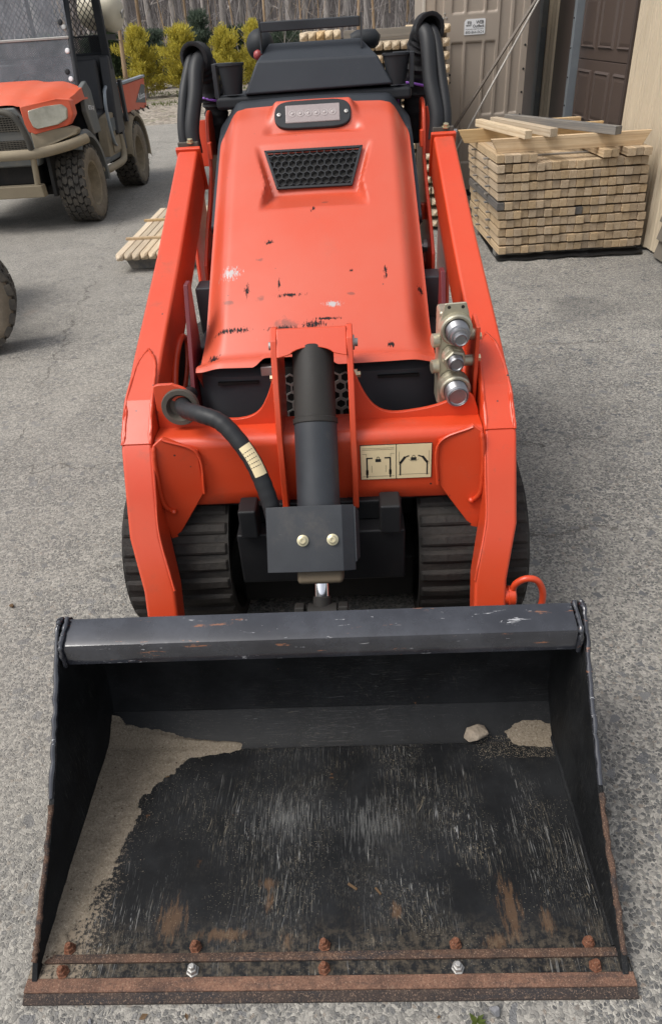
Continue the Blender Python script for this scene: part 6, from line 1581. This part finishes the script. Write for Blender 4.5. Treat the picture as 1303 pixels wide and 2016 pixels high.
for L in range(10):
    for k in range(NP):
        x = P0.x + k * .0625 + .03; y = P0.y + .006 * L; z = .02 + L * LP
        b.loft([[Vector((x + a * s_ * .029, y + yy, z + .028 + c * s_ * .028)) for a, c in ((-1, -1), (1, -1), (1, 1), (-1, 1))] for yy, s_ in ((-.045, .2), (0, .95), (1.25, 1))])
    for yy in (.22, .95): b.box(P0.x - .02, P0.x + 1.13, y + yy - .025, y + yy + .025, z - .019 if L == 0 else z - .0275, z - .0005)
tag(b.build('lower_stakes', M['pale'], org=(0, 0, 0)), 'lower layers of the pointed stake stack hidden behind the loader', 'stakes', kind='stuff')

# panel of pointed pickets on the ground at left
pk = thing('picket_panel', (-1.35, 5.6, 0), 'low bundle of pale pointed pickets with two battens lying left of the loader', 'picket panel')
PK = stake_mesh(.056, .050, 1.60, .045, M['pale'], 'picket')
for k in range(11):
    o = bpy.data.objects.new('picket', PK); COL.objects.link(o); o.parent = pk; o.location = Vector((-1.655 + k * .0615 + .03, 4.90 + rg.uniform(-.006, .006), .092)) - pk.location; o.rotation_euler.z = .012 * 0
for y in (5.30, 5.94):
    b = MB(); b.box(-1.675, -.965, y, y + .035, .1425, .160); b.build('batten', M['fresh'], pk, bevel=.002)
for y in (4.99, 6.2):
    b = MB(); b.prism([(-1.58, y, .002), (-1.02, y, .002), (-.99, y, .0915), (-1.62, y, .0915)], (0, .09, 0)); b.build('bearer', M['greywood'], pk, bevel=.003)

# ------------------------------------------------------------------ portable cabin of moulded panels
CY = 7.0; CX0, CX1 = .830, 1.742
cab = thing('portable_cabin', ((CX0 + CX1) / 2, CY + .5, 0), 'tan moulded plastic cabin with a white sticker behind the stakes', 'cabin')
b = MB(); b.box(CX0, CX1, CY + .02, CY + 1.05, .06, 2.2); b.build('wall', M['tan'], cab, bevel=.01)
b = MB(); b.box(CX0 - .03, CX1 + .03, CY - .03, CY + 1.1, 2.2, 2.3); b.build('roof', M['tan'], cab, bevel=.03)
b = MB(); b.box(CX0, CX1, CY, CY + 1.05, 0, .058); b.build('skid', M['plastic'], cab, bevel=.005)
b = MB(); b.box(CX0 - .02, CX0 + .006, CY - .006, CY + .03, .06, 2.2); b.build('corner_post', simple('pale corner trim', (.5, .47, .42)), cab, bevel=.004)
# front sheet with recessed flutes and a flat sticker field, as a height field
FX = np.linspace(CX0 + .008, CX1, 120); FZ = np.linspace(.06, 2.2, 200)
fx0 = CX0
flutes = [(.10, .155), (.245, .335), (.375, .505), (.545, .62), (.665, .74), (.785, .85)]
def relief(x, z):
    d = 0.0; x = x - fx0
    for k, (a, c) in enumerate(flutes):
        e = .010; m = sstep(a - e, a, x) * sstep(c + e, c, x)
        zb = .70 if k >= 3 else .30
        m *= sstep(zb, zb + .015, z) 
        # raised cross band around the sticker, wider than the ribs
        band = sstep(1.255, 1.27, z) * sstep(1.50, 1.485, z) if .18 < (a + c) / 2 < .60 else 0
        ext = 0
        d -= .026 * m * (1 - band)
    return d
rows = []
for z in FZ: rows.append([(x, CY + .004 - relief(x, z), z) for x in FX])
b = MB(); b.grid(rows); b.build('front_panel', M['tan'], cab, smooth=50)
for x, z in ((.115, 1.49), (.103, 1.455), (.130, 1.458)):
    b = MB(); b.lathe([(.009, 0), (.007, .005), (0, .006)], (CX0 + x + .06, CY + .004, z), (0, -1, 0), 10); b.build('rivet', M['silver'], cab, smooth=40)
for k in range(9):
    b = MB(); z = .50 + .145 * k * 1.25; b.lathe([(.010, 0), (.008, .004), (0, .005)], (CX1 - .018, CY + .003, z), (0, -1, 0), 10); b.build('fastener', M['ink'], cab, smooth=40)
for z in (1.03, .97):
    b = MB(); b.lathe([(.010, 0), (.008, .004), (0, .005)], (CX0 + .235, CY + .003, z), (0, -1, 0), 10); b.build('fastener', M['ink'], cab, smooth=40)
b = MB(); sw = [(0, 0), (.175, 0), (.182, .006), (.182, .108), (.176, .115), (.018, .115), (.004, .10), (0, .09)]
SX, SZ = 1.178, 1.325
b.prism([(SX + x, CY - .001, SZ + z) for x, z in sw], (0, .003, 0)); stk = b.build('sticker', M['white'], cab)
cl_ = cab.location
def tx(body, size, x, z, width, bold=True): put_text('lettering', body, size, M['ink'], stk, Matrix.Translation(-cl_) @ frame((SX + x, CY - .0018, SZ + z), (1, 0, 0), (0, 0, 1)), width, bold)
tx('WEB', .034, .100, .078, .068); tx('OutBack', .030, .074, .052, .100); tx('PORTABLE RESTROOMS', .012, .012, .036, .155, False); tx('800-864-0624', .030, .012, .008, .158, False)
b = MB()
for x0, z0, x1, z1 in ((.026, .098, .056, .098), (.022, .090, .062, .090), (.026, .082, .062, .082), (.014, .070, .066, .073), (.030, .075, .034, .100), (.052, .075, .056, .100), (.016, .064, .060, .066)):
    a_ = Vector((SX + x0, CY - .0016, SZ + z0)); c_ = Vector((SX + x1, CY - .0016, SZ + z1)); d_ = (c_ - a_).normalized(); n_ = d_.cross(Vector((0, 1, 0))) * .0016; b.prism([a_ - n_, c_ - n_, c_ + n_, a_ + n_], (0, .0004, 0))
b.build('emblem', M['ink'], stk)

# ------------------------------------------------------------------ garage building at right
WA = Vector((2.262, 4.20, 0)); wd_ = Vector((-.045, 1, 0)).normalized(); wn_ = Vector((-wd_.y, wd_.x, 0))   # along the wall, and out of it towards the yard
gar = thing('garage_building', WA, 'tan metal-sided garage with a dark brown panelled door at right', 'building')
def wp(t, z, out=0.0): return WA + wd_ * t + wn_ * out + Vector((0, 0, z))
def yt(Y): return (Y - WA.y) / wd_.y
D0, D1 = yt(5.62), yt(6.90)            # door opening
T1 = yt(7.45); T2 = yt(8.45)
def ribbed(t0, t1, z0, z1, name='siding'):
    rib = [(0, 0), (.035, 0), (.048, .018), (.075, .018), (.088, 0), (.118, 0), (.124, .006), (.132, .006), (.138, 0), (.168, 0), (.174, .006), (.182, .006), (.188, 0)]
    pts = []; t = t0
    while t < t1:
        for a, o_ in rib:
            if t + a <= t1: pts.append((t + a, o_))
        t += .218
    pts.append((t1, 0)); b = MB(); b.grid([[wp(a, z, o_) for a, o_ in pts] for z in (z0, z1)]); return b.build(name, M['siding'], gar)
ribbed(.10, D0 - .035, .02, 3.2); ribbed(T1, T2 - .62, .02, 3.2); ribbed(D0 - .035, T1, 2.35, 3.2)
for k in range(16):
    t = .25 + .218 * (k % 6) * .5 ; z = .35 + .62 * (k // 4)
    b = MB(); q = wp(.30 + .218 * (k % 4) + .10, z, 0); b.lathe([(.006, 0), (.005, .004), (0, .005)], q, wn_, 8); b.build('screw', M['browntrim'], gar)
def slab(t0, t1, z0, z1, o0, o1, name, mat, parent=None, bevel=.003):
    b = MB(); b.prism([wp(t0, z0, o0), wp(t1, z0, o0), wp(t1, z1, o0), wp(t0, z1, o0)], wn_ * (o1 - o0)); return b.build(name, M[mat], parent or gar, bevel=bevel)
slab(D0 - .035, D0 - .001, 0, 2.35, -.10, .022, 'door_jamb', 'browntrim')
slab(D1 + .062, T1 - .001, 0, 2.35, -.02, .012, 'trim_panel', 'browntrim')
slab(D1 + .002, D1 + .060, 0, 2.35, -.06, .028, 'door_track', 'alu')
for k in range(9): 
    b = MB(); b.lathe([(.008, 0), (.006, .005), (0, .006)], wp(D1 + .032, .3 + .22 * k, .028), wn_, 8); b.build('screw', M['dark'], gar)
dr = slab(D0, D1, 0, 2.35, -.10, -.055, 'garage_door', 'door')
SH = .525
for k in range(4):
    z0 = .055 + SH * k
    sc_ = slab(D0 + .002, D1 - .002, z0, z0 + SH - .006, -.055, -.040, 'door_section', 'door', dr, bevel=.004)
    w = (D1 - D0) / 3
    for j in range(3):
        a = D0 + w * j + .045; c = D0 + w * (j + 1) - .045; za, zc = z0 + .075, z0 + SH - .075
        b = MB()
        # sunk border with a raised field
        o0, o1 = -.040, -.033
        outer = [(a, za), (c, za), (c, zc), (a, zc)]; mid = [(a + .016, za + .016), (c - .016, za + .016), (c - .016, zc - .016), (a + .016, zc - .016)]; inn = [(a + .05, za + .05), (c - .05, za + .05), (c - .05, zc - .05), (a + .05, zc - .05)]
        R1 = [wp(t, z, -.0395) for t, z in outer]; R2 = [wp(t, z, -.024) for t, z in mid]; R3 = [wp(t, z, -.036) for t, z in [(a + .026, za + .026), (c - .026, za + .026), (c - .026, zc - .026), (a + .026, zc - .026)]]; R4 = [wp(t, z, -.030) for t, z in inn]
        b.loft([R1, R2, R3, R4]); b.build('door_panel', M['door'], dr)
slab(T2 - .50, T2, 0, 3.2, -.08, .02, 'corner_trim_gap_panel', 'browntrim')  # trim widened into a dark panel that stands for the shaded gap
slab(T2 - .615, T2 - .505, 0, 3.2, .0005, .055, 'downspout', 'greyp')
# body of the building, roof
b = MB(); q = [wp(.12, 0, -.11), wp(T2 - .02, 0, -.11), wp(T2 - .02, 0, -4.0), wp(.12, 0, -4.0)]; b.prism(q, (0, 0, 3.2)); b.build('wall', M['siding'], gar)
b = MB(); q = [wp(-.1, 3.2, .35), wp(T2 + .3, 3.2, .35), wp(T2 + .3, 4.3, -2.1), wp(-.1, 4.3, -2.1)]; b.prism(q, (0, 0, .06)); q = [wp(-.1, 3.2, -4.5), wp(T2 + .3, 3.2, -4.5), wp(T2 + .3, 4.3, -2.1), wp(-.1, 4.3, -2.1)]; b.prism(q, (0, 0, .06)); b.build('roof', M['browntrim'], gar)
# lap boards on the near corner
for k in range(7):
    z0 = .02 + .115 * k
    b = MB(); b.prism([wp(-.95, z0, .045), wp(-.95, z0 + .12, .015), wp(-.95, z0 + .12, .003), wp(-.95, z0, .003)], wd_ * 1.30); b.build('lap_board', M['lap'], gar, bevel=.002)
b = MB(); b.prism([wp(-.95, .86, .0), wp(.355, .86, .0), wp(.355, 3.2, .0), wp(-.95, 3.2, .0)], wn_ * -.1); b.build('upper_wall', M['siding'], gar)

# rope and strap stretched down in front of the cabin
def cable(name, a, c, r_, mat, label, sag=.0):
    a, c = Vector(a), Vector(c); pts = []
    for k in range(13):
        t = k / 12; p = a.lerp(c, t); p.z -= sag * 4 * t * (1 - t); pts.append(p)
    b = MB(); b.tube([p - a for p in pts], r_, 6); o = b.build(name, M[mat], org=(0, 0, 0), smooth=60); o.location = a; return tag(o, label, 'rope')
cable('rope', (1.02, 6.55, .36), (2.0, 6.62, 2.02), .008, 'rope', 'thin white rope slanting up across the tan cabin')
cable('strap', (.98, 6.60, .52), (2.0, 6.66, 1.96), .013, 'strap', 'grey-brown strap slanting up across the tan cabin just above the rope')
